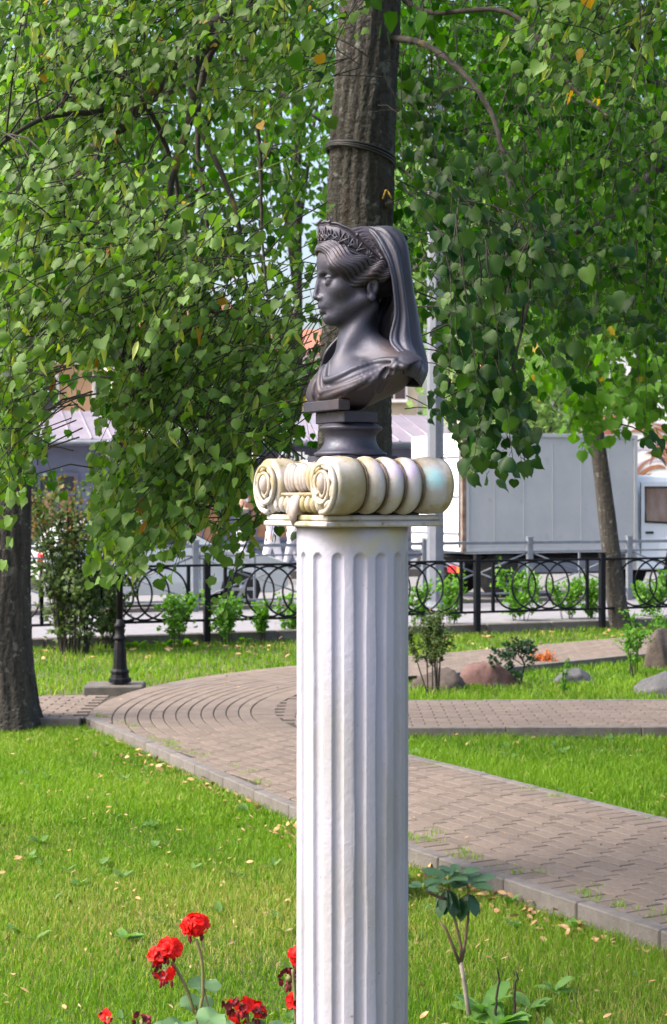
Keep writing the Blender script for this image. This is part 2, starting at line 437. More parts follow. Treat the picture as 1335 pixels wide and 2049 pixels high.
def paver_mesh(l, w):
    if (l, w) not in paver_me:
        m = MB(); hx, hy, t, b = l / 2 - .0050, w / 2 - .0050, .03, .003
        vs = [(sx * hx, sy * hy, -t) for sx, sy in ((-1, -1), (1, -1), (1, 1), (-1, 1))] + [(sx * hx, sy * hy, -b) for sx, sy in ((-1, -1), (1, -1), (1, 1), (-1, 1))] + [(sx * (hx - b), sy * (hy - b), 0) for sx, sy in ((-1, -1), (1, -1), (1, 1), (-1, 1))]
        fs = [(8, 9, 10, 11)] + [(i, (i + 1) % 4, 4 + (i + 1) % 4, 4 + i) for i in range(4)] + [(4 + i, 4 + (i + 1) % 4, 8 + (i + 1) % 4, 8 + i) for i in range(4)]
        m.add(vs, fs); paver_me[(l, w)] = (m.mesh('paver', M_['paver']), np.array(vs), np.array(fs))
    return paver_me[(l, w)]
def lay(path, P):
    """P: list of (x, y, angle, length, width); the 300 largest in view are pavers of their own"""
    def size(p):
        if p[1] < 4.9: return -1
        q = pix((p[0], p[1], 0)); return FPX / p[1] if -20 < q[0] < PW + 20 and q[1] < PH + 20 and not 597 < q[0] < 812 else 0
    P = sorted(P, key=size, reverse=True); V = []; F = []; n = 0
    rr = random.Random(4)
    for i, (x, y, a, l, w) in enumerate(P):
        me, vs, fs = paver_mesh(l, w); dz = rr.uniform(-.0014, .0008); tx, ty = rr.gauss(0, .002), rr.gauss(0, .002)
        if i < 300:
            o = link('paver', me, path, False); o.location = (x, y, dz); o.rotation_euler = (tx, ty, a + rr.gauss(0, .004))
        else:
            c, s_ = math.cos(a), math.sin(a); V.append(vs @ np.array(((c, s_, 0), (-s_, c, 0), (0, 0, 1))) + np.array((x, y, dz))); F.append(fs + n); n += len(vs)
    if V: tag(link('paver_field', np_mesh('paver_field', np.concatenate(V), np.concatenate(F), M_['paver_field']), path, False), kind='stuff')
def slab(name, poly, z, label):
    o = MB().prism(poly, -.18, z).build(name, M_['joint']); return tag(o, label, 'path', kind='structure')
main = slab('path', MAIN, -.0075, 'wide paved path bending from the foreground round behind the column')
P = []
def lanes(off0, kind, Rr):
    """offset measured outward from the inner edge"""
    out = []; rc = RI + off0
    step = .1 if kind == 's' else .2; l, w = (.2, .1) if kind == 's' else (.2, .1)
    La = rc * (A_F - A_U); k = int(La / step); ph = R.random() * .0 + (0 if int(round(off0 * 10)) % 2 else .1)
    for i in range(k + 1):
        s_ = i * step + (ph if kind != 's' else 0)
        if s_ > La: break
        last = s_
        a = A_U + s_ / rc; p = RC + rc * np.array((math.cos(a), math.sin(a)))
        out.append((p[0], p[1], a + (pi / 2 if kind != 's' else 0), l, w))
    s0 = last + step - La
    for i in range(int(8.6 / step)):
        p = RC + NF * rc + DF * (s0 + i * step)
        out.append((p[0], p[1], math.atan2(DF[1], DF[0]) + (pi / 2 if kind == 's' else 0), l, w))
    return out
P += lanes(.10, 's', 0)
for c_ in range(11): P += lanes(.25 + .1 * c_, 'c', 0)
P += lanes(1.40, 's', 0)
pts = np.array([(p[0], p[1]) for p in P]); 
KIN = [(a[0] + (.05 if a[1] < 13 else 0), a[1] + .045) for a in KOUT]
POLY = KIN[::-1] + L_ARC + arc(RI, A_U, A_F, 24) + [inner_end]
ok = inpoly(pts, POLY); P2 = [p for p, k in zip(P, ok) if k]; cutp = []
for p, k in zip(P, ok):                                # bricks cut to fit along the kerb
    if not k:
        for sg in (-1, 1):
            q = (p[0] + math.cos(p[2]) * sg * .05, p[1] + math.sin(p[2]) * sg * .05)
            if p[1] > 5 and inpoly(np.array([q]), POLY)[0]: cutp.append((q[0], q[1], p[2], .1, .1))
P = P2 + cutp
lay(main, P)
upper = slab('path', UPPER, -.009, 'far paved path running behind the boulders towards the slender tree'); P = []
aU = math.atan2(DU[1], DU[0])
for c_ in range(15):
    for i in range(44):
        p = UI_ + NU * (.05 + .1 * c_) + DU * (.1 + .2 * i + .1 * (c_ % 2)); P.append((p[0], p[1], aU, .2, .1))
lay(upper, P)
cross = slab('path', CROSS, -.0085, 'straight paved path crossing the lawn in front of the boulders'); P = []
for c_ in range(16):
    for i in range(40):
        x, y = -.5 + .2 * i + .1 * (c_ % 2), 12.46 + .05 + .1 * c_
        if (x - RC[0]) ** 2 + (y - RC[1]) ** 2 < (RI - .03) ** 2: P.append((x, y, 0, .2, .1))
for c_ in range(16, 30):
    for i in range(4):
        x, y = -.5 + .2 * i + .1 * (c_ % 2), 12.46 + .05 + .1 * c_
        if x < .18 and (x - RC[0]) ** 2 + (y - RC[1]) ** 2 < (RI - .03) ** 2: P.append((x, y, 0, .2, .1))
lay(cross, P)
left = slab('path', LEFT, -.0095, 'short paved path leading off beside the lamp post and tree trunk'); P = []
for c_ in range(15):
    for i in range(21):
        x, y = -2.06 - .2 * i - .1 * (c_ % 2), 13.01 + .1 * c_
        if (x - RC[0]) ** 2 + (y - RC[1]) ** 2 > (RO + .08) ** 2: P.append((x, y, 0, .2, .1))
lay(left, P)
# kerb stones
def kerb(path, line, off, z=.004, d=.20, w=.075, L=.5, skip=None):
    line = [np.array(p) for p in line]; rr = random.Random(8)
    seg = [np.linalg.norm(b - a) for a, b in zip(line, line[1:])]; tot = sum(seg); n = max(1, int(tot / L))
    def pos(s_):
        for a, b, q in zip(line, line[1:], seg):
            if s_ <= q + 1e-6: return a + (b - a) * s_ / q
            s_ -= q
        return line[-1]
    for i in range(n):
        a, b = pos(tot * i / n), pos(tot * (i + 1) / n); c = (a + b) / 2; dv = b - a; ang = math.atan2(dv[1], dv[0])
        c = c + np.array((-math.sin(ang), math.cos(ang))) * off
        o = MB().box((0, 0, 0), (np.linalg.norm(dv) - .006, w, d), 0, .006).build('kerb_stone', M_['kerb'], path, False)
        o.location = (c[0], c[1], z - d / 2 + rr.uniform(-.004, .003)); o.rotation_euler = (rr.gauss(0, .01), 0, ang + rr.gauss(0, .004))
kerb(main, KOUT, .0)
kerb(main, [tuple(PI_ + DF * .3), inner_end], .035)
kerb(cross, [(.28, 12.42), (7.4, 12.42)], 0.0, L=1.0)
kerb(cross, [(.26, 14.10), (7.4, 14.10)], 0.0, L=1.0, z=.0)
kerb(left, [(-6, 12.92), (-1.98, 12.92)], 0.0, L=1.0)
kerb(upper, [tuple(UI_ + DU * .2), tuple(UI_ + DU * 8.8)], -.04, L=1.0, z=.0)
# the street beyond the fence: all of it runs along SD
SA = math.radians(23.0); SD = np.array((math.cos(SA), math.sin(SA))); SN = np.array((-SD[1], SD[0])); S0 = np.array((-1.57, 20.45))
def st(s_, d, z=0.0): p = S0 + SD * s_ + SN * d; return Vector((p[0], p[1], z))
def strip(name, d0, d1, z, m, label, cat, s0=-60, s1=80):
    p = [st(s0, d0), st(s1, d0), st(s1, d1), st(s0, d1)]
    return tag(MB().prism([(q.x, q.y) for q in p], GZ - .02, z).build(name, m), label, cat, kind='structure')
walk = strip('pavement', .28, 4.5, .03, M_['pavement'], 'pale pavement behind the black fence', 'pavement')
road = strip('road', 4.65, 14.5, -.02, M_['asphalt'], 'grey asphalt road with the parked vehicles', 'road')
walk2 = strip('pavement', 14.65, 40, .09, M_['pavement'], 'far pavement in front of the low shop', 'pavement')
for d_, nm in ((.20, walk), (4.57, walk), (14.57, walk2)):
    for i in range(26):
        p = st(-9 + i * 1.0 + .5, d_)
        o = MB().box((0, 0, 0), (.99, .14, .22), 0, .012).build('kerb_stone', M_['kerb'], nm, False); o.location = (p.x, p.y, -.055 if d_ < 1 else (.04 if d_ < 7 else .10) - .05); o.rotation_euler = (0, 0, SA)
def lawn_mask(P, m=.03):
    """True where grass grows"""
    g = ~(inpoly(P, MAIN) | inpoly(P, UPPER) | inpoly(P, CROSS) | inpoly(P, LEFT))
    d = (np.asarray(P) - S0) @ SN
    return g & (d < .12)
# ------------------------------------------------------------------ black ring fence
def ring_panel(px_w, hgt, nr):
    """panel in local x: two rails, end bars and interlaced rings"""
    m = MB(); out = []
    return m
fence = thing('ring_fence', 'low black iron fence with interlaced rings between park and street', 'fence', tuple(st(0, 0, 0)), SA)
POST_S = [-7.3, -5.48, -3.66, -1.83, 0, 1.9, 3.78, 5.72, 7.66, 9.6]
m = MB(); m.box((0, 0, .47), (.078, .078, 1.02), 0, .006); m.box((0, 0, .99), (.088, .088, .014), 0, .003); post_me = m.mesh('post', M_['iron'])
for s_ in POST_S:
    o = link('post', post_me, fence, False); o.location = (s_, 0, 0)
for a, b in zip(POST_S, POST_S[1:]):
    o = MB().box((0, 0, 0), (b - a - .08, .045, .03), 0, .004).build('top_rail', M_['iron'], fence, False); o.location = ((a + b) / 2, 0, .905)
    o = MB().box((0, 0, 0), (b - a - .08, .045, .03), 0, .004).build('bottom_rail', M_['iron'], fence, False); o.location = ((a + b) / 2, 0, .225)
    i0, i1 = a + .24, b - .24
    for x in (i0, i1):
        o = MB().box((0, 0, 0), (.04, .04, .65), 0, .003).build('bar', M_['iron'], fence, False); o.location = (x, 0, .565)
    r_ = .318; n = 4
    rm = MB().tube([(r_ * math.cos(2 * pi * k / 40), 0, r_ * math.sin(2 * pi * k / 40)) for k in range(40)], .0135, 6, closed=True).mesh('ring', M_['iron'])
    for k in range(n):
        c = i0 + r_ + .02 + (i1 - i0 - 2 * r_ - .04) * k / (n - 1)
        o = link('ring', rm, fence, False); o.location = (c, .012 * (-1) ** k, .565)
# grey railing along the kerb of the road
rail = thing('street_railing', 'grey steel railing with crossed bars along the road behind the fence', 'railing', tuple(st(0, 4.35, .03)), SA)
RP = [-10.3 + 1.93 * k for k in range(15)]
pm = MB().box((0, 0, .53), (.10, .07, 1.06), 0, .006).box((0, 0, 1.075), (.12, .09, .02), 0, .004).mesh('post', M_['steel'])
for x in RP: o = link('post', pm, rail, False); o.location = (x, 0, 0)
for a, b in zip(RP, RP[1:]):
    for z, h, nm in ((.99, .05, 'handrail'), (.84, .028, 'upper_rail'), (.16, .03, 'lower_rail')):
        o = MB().box((0, 0, 0), (b - a - .10, .04, h), 0, .003).build(nm, M_['steel'], rail, False); o.location = ((a + b) / 2, 0, z)
    c = (a + b) / 2
    for sx in (-1, 1):
        for sz in (-1, 1):
            x0, z0, x1, z1 = sx * .03, sz * .0, sx * (b - a - .1) / 2, sz * .32
            o = MB().tube([(x0, 0, .50 + z0), (x1, 0, .50 + z1)], .014, 6).build('cross_bar', M_['steel'], rail, False); o.location = (c, .0, 0)
    o = MB().box((0, 0, 0), (.03, .03, .66), 0).build('middle_bar', M_['steel'], rail, False); o.location = (c, .026, .50)
# tall grey pole
p = at(871, 1205, 25.9); pole = thing('street_pole', 'tall pale grey octagonal steel pole beside the parked truck', 'pole', (p.x, p.y, .03))
MB().lathe([(.135, 0), (.13, 3), (.115, 9.0)], 8, smooth=False).build('shaft', M_['pole'], pole, False)
MB().lathe([(.21, 0), (.21, .03), (.16, .05), (.15, .10)], 8, smooth=False).build('base_plate', M_['steel'], pole, False)

# ------------------------------------------------------------------ vehicles (local x forward, y to the left)
def wheel(name, parent, x, y, r, w, dual=False, z0=0.0):
    MX = Matrix.Rotation(pi / 2, 3, 'X')
    o = MB().lathe([(r * .62, -w / 2), (r * .94, -w / 2), (r, -w * .36), (r, w * .36), (r * .94, w / 2), (r * .62, w / 2)], 28, M=MX).build('wheel', M_['rubber'], parent, False); o.location = (x, y, r + z0)
    sg = 1 if y > 0 else -1
    m = MB().lathe([(r * .63, -.03), (r * .60, .02), (r * .25, .0), (r * .2, .03), (.01, .03)], 24, M=Matrix.Rotation(-pi / 2 * sg, 3, 'X'))
    for k in range(6): m.box((math.cos(k * pi / 3) * r * .4, sg * .012, math.sin(k * pi / 3) * r * .4), (r * .42, .02, .05), M=Matrix.Rotation(-k * pi / 3, 3, 'Y'))
    q = m.build('rim', M_['rim'], o, False); q.location = (0, sg * w * .40, 0)
    return o
def profile_body(pts, half, inset_fn=None, n=7):
    """car-like body: side outline (x,z) swept across y with rounded shoulders"""
    m = MB(); k = len(pts); vs = []; cx = sum(p[0] for p in pts) / k; cz = sum(p[1] for p in pts) / k
    ys = [-1, -.97, -.88, -.5, 0, .5, .88, .97, 1]
    for y in ys:
        for x, z in pts:
            t = abs(y); ins = 0 if t < .9 else (.012 if t < .98 else .035)
            hw = half * (1 - max(0, z - .85) * .26)
            vs.append((x - (x - cx) * ins, y * hw, z - (z - cz) * ins))
    fs = []
    for j in range(len(ys) - 1):
        for i in range(k):
            fs.append((j * k + i, j * k + (i + 1) % k, (j + 1) * k + (i + 1) % k, (j + 1) * k + i))
    fs.append(tuple(range(k))[::-1]); fs.append(tuple((len(ys) - 1) * k + i for i in range(k)))
    m.add(vs, fs, False); return m
M_['truck_white'] = mat('grey_white_van_panels', C(.35, .365, .375), C(.40, .412, .42), scale=1.6, rough=.55, c3=C(.27, .27, .265), scale3=5, thr3=(.6, .8))
M_['cab_white'] = mat('white_cab_paint', C(.62, .66, .68), C(.68, .71, .73), scale=2, rough=.35, coat=.3)
M_['silver'] = mat('silver_car_paint', C(.50, .53, .54), C(.56, .58, .6), scale=2, rough=.3, metal=.25, coat=.4)
M_['trim_dark'] = mat('black_plastic', C(.015, .015, .016), rough=.55)
M_['cab_glass'] = mat('cab_glass', C(.16, .09, .06), C(.30, .24, .22), scale=3.0, rough=.08, spec=.9, stretch=(1, 1, .4))  # brownish reflection painted into the glass colour
tp0 = at(930, 1195, 28.9)
truck = thing('box_truck', 'pale grey box truck with white cab parked along the road, rear corner rusty', 'truck', (tp0.x, tp0.y, -.02), SA)
BL, BW, BZ0, BZ1 = 3.55, 2.1, .80, 2.93
MB().box((BL / 2, BW / 2, (BZ0 + BZ1) / 2), (BL, BW, BZ1 - BZ0), 0, .02).build('box_body', M_['truck_white'], truck, False)
for k in range(1, 6):
    o = MB().box((0, 0, 0), (.018, .010, BZ1 - BZ0 - .3), 0, .003).build('panel_seam', M_['truck_white'], truck, False); o.location = (BL * k / 6, -.003, (BZ0 + BZ1) / 2 - .02)
for z, h, nm in ((BZ1 - .03, .07, 'top_rail'), (BZ0 + .04, .09, 'bottom_rail')):
    o = MB().box((0, 0, 0), (BL + .02, .03, h), 0, .004).build(nm, M_['truck_white'], truck, False); o.location = (BL / 2, -.012, z)
for x in (.04, BL - .03):
    o = MB().box((0, 0, 0), (.07, .03, BZ1 - BZ0), 0, .004).build('corner_post', M_['truck_white'], truck, False); o.location = (x, -.014, (BZ0 + BZ1) / 2)
for y0 in (.06, BW / 2 + .01):
    o = MB().box((0, 0, 0), (.05, BW / 2 - .07, BZ1 - BZ0 - .06), 0, .012).build('rear_door', M_['white'], truck, False); o.location = (-.03, y0 + BW / 4 - .035, (BZ0 + BZ1) / 2)
    for z in (.25, .9, 1.6): MB().box((-.035, 0, z - (BZ1 - BZ0) / 2 + .1), (.02, BW / 2 - .09, .03), 0, .004).build('door_rib', M_['pole'], o, False)
o = MB().box((0, 0, 0), (.09, .07, BZ1 - BZ0), 0, .008).build('rear_corner', M_['rust'], truck, False); o.location = (-.02, .005, (BZ0 + BZ1) / 2)
o = MB().box((0, 0, 0), (.10, BW - .1, .12), 0, .01).build('rear_bumper', M_['pole'], truck, False); o.location = (-.02, BW / 2, .60)
o = MB().tube([(0, 0, 0), (0, 0, 1.9)], .018, 6).tube([(0, 0, 1.3), (-.03, -.06, 1.33), (.05, -.06, 1.33)], .012, 6).build('lock_bar', M_['pole'], truck, False); o.location = (-.08, .05, BZ0 + .1)
o = MB().box((0, 0, 0), (BL + 1.9, .9, .16), 0).box((0, 0, -.18), (BL + 1.4, .5, .2)).build('chassis', M_['dark'], truck, False); o.location = (BL / 2 + .75, BW / 2, .66)
for y in (.05, BW - .05):
    o = MB().box((0, 0, 0), (1.7, .05, .22), 0, .01).build('side_guard', M_['pole'], truck, False); o.location = (1.95, y, .55)
wheel('wheel', truck, .85, .24, .40, .34); wheel('wheel', truck, .85, BW - .24, .40, .34); wheel('wheel', truck, BL + 1.05, .2, .38, .22); wheel('wheel', truck, BL + 1.05, BW - .2, .38, .22)
o = MB().box((0, 0, 0), (.05, .34, .13), 0, .015).build('tail_light', M_['red_lens'], truck, False); o.location = (-.08, .30, .52)
o = MB().box((0, 0, 0), (.05, .12, .13), 0, .015).build('turn_signal', M_['orange_lens'], truck, False); o.location = (-.08, .06, .52)
o = MB().box((0, 0, 0), (.16, .02, .22), 0, .01).build('mud_flap', M_['rubber'], truck, False); o.location = (.35, .2, .45)
cabp = [(BL + .06, .45), (BL + .62, .45), (BL + .70, .80), (BL + .95, .92), (BL + 1.2, .88), (BL + 1.45, .62), (BL + 1.6, .45), (BL + 1.92, .48), (BL + 1.95, 1.05), (BL + 1.72, 1.28), (BL + 1.35, 2.10), (BL + 1.2, 2.2), (BL + .12, 2.22), (BL + .06, 2.1)]
o = profile_body(cabp, .98).build('cab', M_['cab_white'], truck, False); o.location = (0, BW / 2, 0)
wp = [(BL + .27, 1.34), (BL + .27, 1.98), (BL + .98, 1.98), (BL + 1.22, 1.42), (BL + 1.20, 1.30)]
def pane(pts, y, t=.02):
    m = MB(); k = len(pts); m.add([(x, y, z) for x, z in pts] + [(x, y + t, z) for x, z in pts], [tuple(range(k)), tuple(range(k, 2 * k))[::-1]] + [(i, k + i, k + (i + 1) % k, (i + 1) % k) for i in range(k)]); return m
door = pane([(BL + .17, .62), (BL + .17, 2.08), (BL + 1.06, 2.08), (BL + 1.36, 1.42), (BL + 1.36, 1.0), (BL + .72, .85), (BL + .66, .62)], .128, .02).build('cab_door', M_['cab_white'], truck, False)
door.location = (0, 0, 0)
g = pane([(x, z) for x, z in wp], .112, .012).build('side_window', M_['cab_glass'], door, False)
m = MB().tube([(x, .114, z) for x, z in wp], .022, 6, closed=True); m.build('window_seal', M_['trim_dark'], door, False)
MB().box((BL + .36, .115, 1.14), (.17, .03, .045), 0, .008).build('handle', M_['trim_dark'], door, False)
MB().box((BL + .17, .122, 1.33), (.012, .012, 1.46)).build('door_gap', M_['trim_dark'], door, False)
MB().box((BL + 1.36, -.05, 1.62), (.06, .18, .30), 0, .03).tube([(BL + 1.36, .1, 1.75), (BL + 1.36, -.02, 1.72)], .012, 6).build('mirror', M_['trim_dark'], truck, False)
# cars
def car(label, loc, paint, group=None, rot=0.0):
    c = thing('car', label, 'car', loc, SA + rot, group)
    L = 4.1
    def arch(x0, r): return [(x0 - r, .24), (x0 - r * .88, .24 + r * .5), (x0 - r * .5, .24 + r * .88), (x0, .24 + r), (x0 + r * .5, .24 + r * .88), (x0 + r * .88, .24 + r * .5), (x0 + r, .24)]
    body = [(.05, .30), (.30, .24)] + arch(.82, .37) + arch(3.28, .37) + [(3.85, .24), (4.08, .34), (4.12, .55), (4.05, .74), (3.75, .84), (2.95, .95), (2.2, 1.36), (1.95, 1.42), (.95, 1.44), (.6, 1.38), (.2, 1.0), (.03, .9), (0, .55)]
    o = profile_body(body, .86).build('body', M_[paint], c, False)
    for x in (.82, 3.28):
        for y in (-.74, .74): wheel('wheel', c, x, y, .31, .2)
    for sg in (-1, 1):
        w1 = [(.72, .96), (.86, 1.30), (1.42, 1.34), (1.42, .97)]; w2 = [(1.50, .97), (1.50, 1.34), (2.02, 1.32), (2.62, .98)]
        for w_ in (w1, w2):
            pane(w_, sg * .795 - (.02 if sg > 0 else 0), .02).build('side_window', M_['glass'], c, False)
        MB().box((2.62, sg * .92, .98), (.12, .16, .11), 0, .03).build('mirror', M_[paint], c, False)
        for x in (1.62, 2.5): MB().box((x - .5, sg * .865, .80), (.16, .03, .03), 0, .008).build('door_handle', M_['trim_dark'], c, False)
        for x in (1.46, 2.55): MB().box((x, sg * .855, .62), (.008, .014, .58)).build('door_gap', M_['trim_dark'], c, False)
        MB().box((4.02, sg * .62, .66), (.12, .34, .14), 0, .03).build('headlight', M_['glass'], c, False)
        MB().box((.06, sg * .68, .84), (.12, .26, .2), 0, .03).build('tail_light', M_['red_lens'], c, False)
    MB().add([(2.98, -.66, .965), (2.98, .66, .965), (2.26, .56, 1.365), (2.26, -.56, 1.365)], [(0, 1, 2, 3)]).build('windscreen', M_['glass'], c, False)
    MB().box((.03, 0, .42), (.1, 1.4, .18), 0, .03).build('bumper', M_['trim_dark'], c, False)
    return c
wp_ = at(487, 1215, 26.5)
q = Vector((wp_.x, wp_.y, -.02)) - Vector((SD[0], SD[1], 0)) * 3.28 + Vector((SN[0], SN[1], 0)) * .86
car('silver hatchback parked behind the fence, front wheel showing near the white column', tuple(q), 'silver')
q2 = Vector(q) - Vector((SD[0], SD[1], 0)) * 4.9 + Vector((SN[0], SN[1], 0)) * .15
car('white car with red tail light, hidden behind the dark shrub', tuple(q2), 'white')

# ------------------------------------------------------------------ buildings
M_['shop_wall'] = mat('blue_grey_boards', C(.12, .135, .20), C(.15, .165, .24), scale=3, rough=.6)
M_['seam_roof'] = mat('lilac_metal_roof', C(.27, .24, .32), C(.33, .29, .36), scale=2, rough=.4, metal=.2)
M_['sign_dark'] = mat('dark_sign_board', C(.02, .02, .03), rough=.5)
M_['letters'] = mat('white_letters', C(.9, .9, .9), rough=.5)
M_['peach'] = mat('peach_plaster', C(.58, .34, .21), C(.64, .40, .26), scale=2, rough=.85)
M_['cream'] = mat('cream_plaster', C(.56, .47, .34), C(.62, .53, .40), scale=2, rough=.85)
M_['roof_red'] = mat('red_tiles', C(.24, .095, .06), C(.32, .14, .085), scale=14, rough=.8)
M_['interior'] = mat('warm_interior', C(.28, .13, .06), C(.4, .22, .12), scale=2.5, rough=.7, c3=C(.08, .05, .04), scale3=3)
M_['white_wall'] = mat('white_plaster', C(.78, .76, .73), C(.84, .82, .8), scale=2, rough=.85)
M_['brick_red'] = mat('red_brick', C(.35, .10, .08), C(.45, .16, .12), scale=12, rough=.85)
sp = at(-330, 1170, 37.0); SA2 = math.radians(14)
shop = thing('shop', 'low blue-grey shop with lilac seamed metal roof across the street', 'building', (sp.x, sp.y, .09), SA2)
SL, SHh = 14.6, 2.90
o = MB().box((SL / 2, 2.6, SHh / 2), (SL, 5.0, SHh)).build('wall', M_['shop_wall'], shop, False)
m = MB(); m.add([(-.45, -.5, 3.04), (SL + .45, -.5, 3.04), (SL + .45, 2.6, 3.85), (-.45, 2.6, 3.85), (-.45, 5.6, 3.04), (SL + .45, 5.6, 3.04), (-.45, -.5, 2.90), (SL + .45, -.5, 2.90), (SL + .45, 5.6, 2.90), (-.45, 5.6, 2.90)], [(0, 1, 2, 3), (3, 2, 5, 4), (6, 7, 1, 0), (9, 8, 7, 6)[::-1], (4, 5, 8, 9), (6, 0, 3, 4, 9), (7, 8, 5, 2, 1)])
roof = m.build('roof', M_['seam_roof'], shop, False)
sm_ = MB().tube([(0, -.5, 3.06), (0, 2.6, 3.87)], .022, 5).mesh('seam', M_['seam_roof'])
for k in range(34): o = link('seam', sm_, roof, False); o.location = (-.3 + k * .46, 0, 0)
MB().tube([(-.5, -.56, 2.96), (SL + .5, -.56, 2.96)], .06, 8).build('gutter', M_['steel'], roof, False)
xw = .7
k = 0
while xw + 1.3 < SL:
    w_ = 1.25; dr = (k in (4, 6, 9))
    z0, z1 = (.08, 2.2) if dr else (.75, 2.2)
    f = MB().box((xw + w_ / 2, .08, (z0 + z1) / 2), (w_ + .16, .08, z1 - z0 + .16), 0, .01).build('door' if dr else 'window', M_['shop_wall'], shop, False)
    MB().box((xw + w_ / 2, .035, (z0 + z1) / 2), (w_, .03, z1 - z0)).build('interior_view', M_['interior'], f, False)
    for j in range(1, 3): MB().box((xw + w_ * j / 3, .012, (z0 + z1) / 2), (.05, .03, z1 - z0)).build('glazing_bar', M_['shop_wall'], f, False)
    MB().box((xw + w_ / 2, .010, z1 - .42), (w_, .034, .06)).build('transom', M_['shop_wall'], f, False)
    for j in range(3): MB().box((xw + w_ * (j + .5) / 3, .016, z1 - .19), (w_ / 3 - .06, .012, .36)).build('pane', M_['glass'], f, False)
    xw += w_ + .45; k += 1
for k in range(30):
    o = MB().box((0, 0, 0), (SL - .02, .012, .012)).build('board_joint', M_['sign_dark'], shop, False) if k < 4 else None
    if o: o.location = (SL / 2, .098, .15 + k * .15)
sx = (at(600, 912, 38).x - sp.x) / math.cos(SA2)
sg_ = thing('shop_sign', 'dark sign board with white lettering under the shop roof', 'sign', (sp.x + math.cos(SA2) * (sx - .45) , sp.y + math.sin(SA2) * (sx - .45), .09), SA2)
MB().box((0, -.56, 2.68), (2.5, .08, .42), 0, .01).build('board', M_['sign_dark'], sg_, False)
cu = bpy.data.curves.new('lettering', 'FONT'); cu.body = 'хель'; cu.size = .36; cu.extrude = .012; cu.align_x = 'CENTER'; cu.materials.append(M_['letters'])
lt = bpy.data.objects.new('lettering', cu); col.objects.link(lt); lt.location = (0, 0, 0)
bpy.context.view_layer.update(); lme = bpy.data.meshes.new_from_object(lt.evaluated_get(bpy.context.evaluated_depsgraph_get())); bpy.data.objects.remove(lt)
lt = link('lettering', lme, sg_, False); lt.location = (.12, -.615, 2.58); lt.rotation_euler = (pi / 2, 0, 0)
m = MB()
for k in range(5):
    a = k * 2 * pi / 5 + pi / 2; m.tube([(0, -.03, 0), (.13 * math.cos(a), -.03, .13 * math.sin(a))], [.055, .012], 6)
o = m.build('emblem', M_['letters'], sg_, False); o.location = (-.78, -.58, 2.70)
def block(name, label, loc, rz, L, D, Hh, wall, roofm, floors, cols, rh=1.6, z0=1.2, ww=1.0, wh=1.5, wm='glass'):
    b = thing(name, label, 'building', loc, rz)
    MB().box((L / 2, D / 2, Hh / 2), (L, D, Hh)).build('wall', M_[wall], b, False)
    MB().box((L / 2, -.12, Hh - .12), (L + .3, .3, .22), 0, .03).build('cornice', M_['white_wall'], b, False)
    if roofm:
        MB().add([(-.4, -.4, Hh), (L + .4, -.4, Hh), (L + .4, D + .4, Hh), (-.4, D + .4, Hh), (1, D / 2, Hh + rh), (L - 1, D / 2, Hh + rh)], [(0, 1, 5, 4), (1, 2, 5), (2, 3, 4, 5), (3, 0, 4), (3, 2, 1, 0)]).build('roof', M_[roofm], b, False)
    for f in range(floors):
        for c in range(cols):
            x = L * (c + .5) / cols; z = z0 + f * (Hh - .6) / floors + wh / 2
            w = MB().box((x, -.03, z), (ww + .24, .10, wh + .24), 0, .015).build('window', M_['white_wall'], b, False)
            MB().box((x, -.085, z), (ww, .02, wh)).build('pane', M_[wm], w, False)
            MB().box((x, -.10, z), (.05, .02, wh)).box((x, -.101, z + wh * .18), (ww, .02, .05)).build('glazing_bar', M_['white_wall'], w, False)
            MB().box((x, -.13, z - wh / 2 - .14), (ww + .4, .22, .07), 0, .01).build('sill', M_['white_wall'], w, False)
        MB().box((L / 2, -.05, .5 + (f + 1) * (Hh - .6) / floors - .3), (L, .12, .14), 0, .02).build('string_course', M_['white_wall'], b, False)
    return b
q = at(-420, 1150, 55); block('town_house', 'peach and cream town house with red roof behind the shop', (q.x, q.y, 0), math.radians(12), 16.5, 10, 6.9, 'peach', 'roof_red', 2, 7, z0=1.3, rh=2.4)
q = at(250, 1150, 72); block('town_house', 'cream gabled house with orange roof far behind the hanging leaves', (q.x, q.y, 0), math.radians(8), 13, 9, 8.2, 'cream', 'roof_red', 3, 6, rh=1.6)
# painted wall on the right
M_['mural'] = mat('mural_paint', C(.80, .77, .74), C(.84, .80, .76), scale=1.2, rough=.85, c3=C(.55, .20, .08), scale3=.9, thr3=(.56, .60))
q = at(1212, 1160, 44); mw = thing('gable_house', 'white gable wall with an abstract brown mural behind the truck cab', 'building', (q.x, q.y, 0), math.radians(-4))
MB().box((5, 3, 2.9), (10, 6, 5.8)).build('wall', M_['white_wall'], mw, False)
MB().add([(-.2, -.2, 5.8), (10.2, -.2, 5.8), (10.2, 6.2, 5.8), (-.2, 6.2, 5.8), (5, -.2, 8.6), (5, 6.2, 8.6)], [(0, 1, 4), (1, 2, 5, 4), (2, 3, 5), (3, 0, 4, 5), (3, 2, 1, 0)]).build('roof', M_['seam_roof'], mw, False)
bk = MB().box((.12, -.06, 2.0), (.34, .14, 4.0)).build('brick_pier', M_['brick_red'], mw, False)
bm = MB().box((0, 0, 0), (.30, .03, .065), 0, .006).mesh('brick', M_['brick_red'])
for k in range(52): o = link('brick', bm, bk, False); o.location = (.12 + .012 * (-1) ** k, -.14, .04 + k * .076)
M_['mural_a'] = mat('mural_brown', C(.30, .12, .06), C(.40, .18, .09), scale=2, rough=.8); M_['mural_b'] = mat('mural_dark', C(.05, .04, .06), rough=.8); M_['mural_c'] = mat('mural_orange', C(.36, .17, .10), rough=.8); M_['mural_d'] = mat('mural_lilac', C(.55, .5, .6), rough=.8)
rr = random.Random(21)
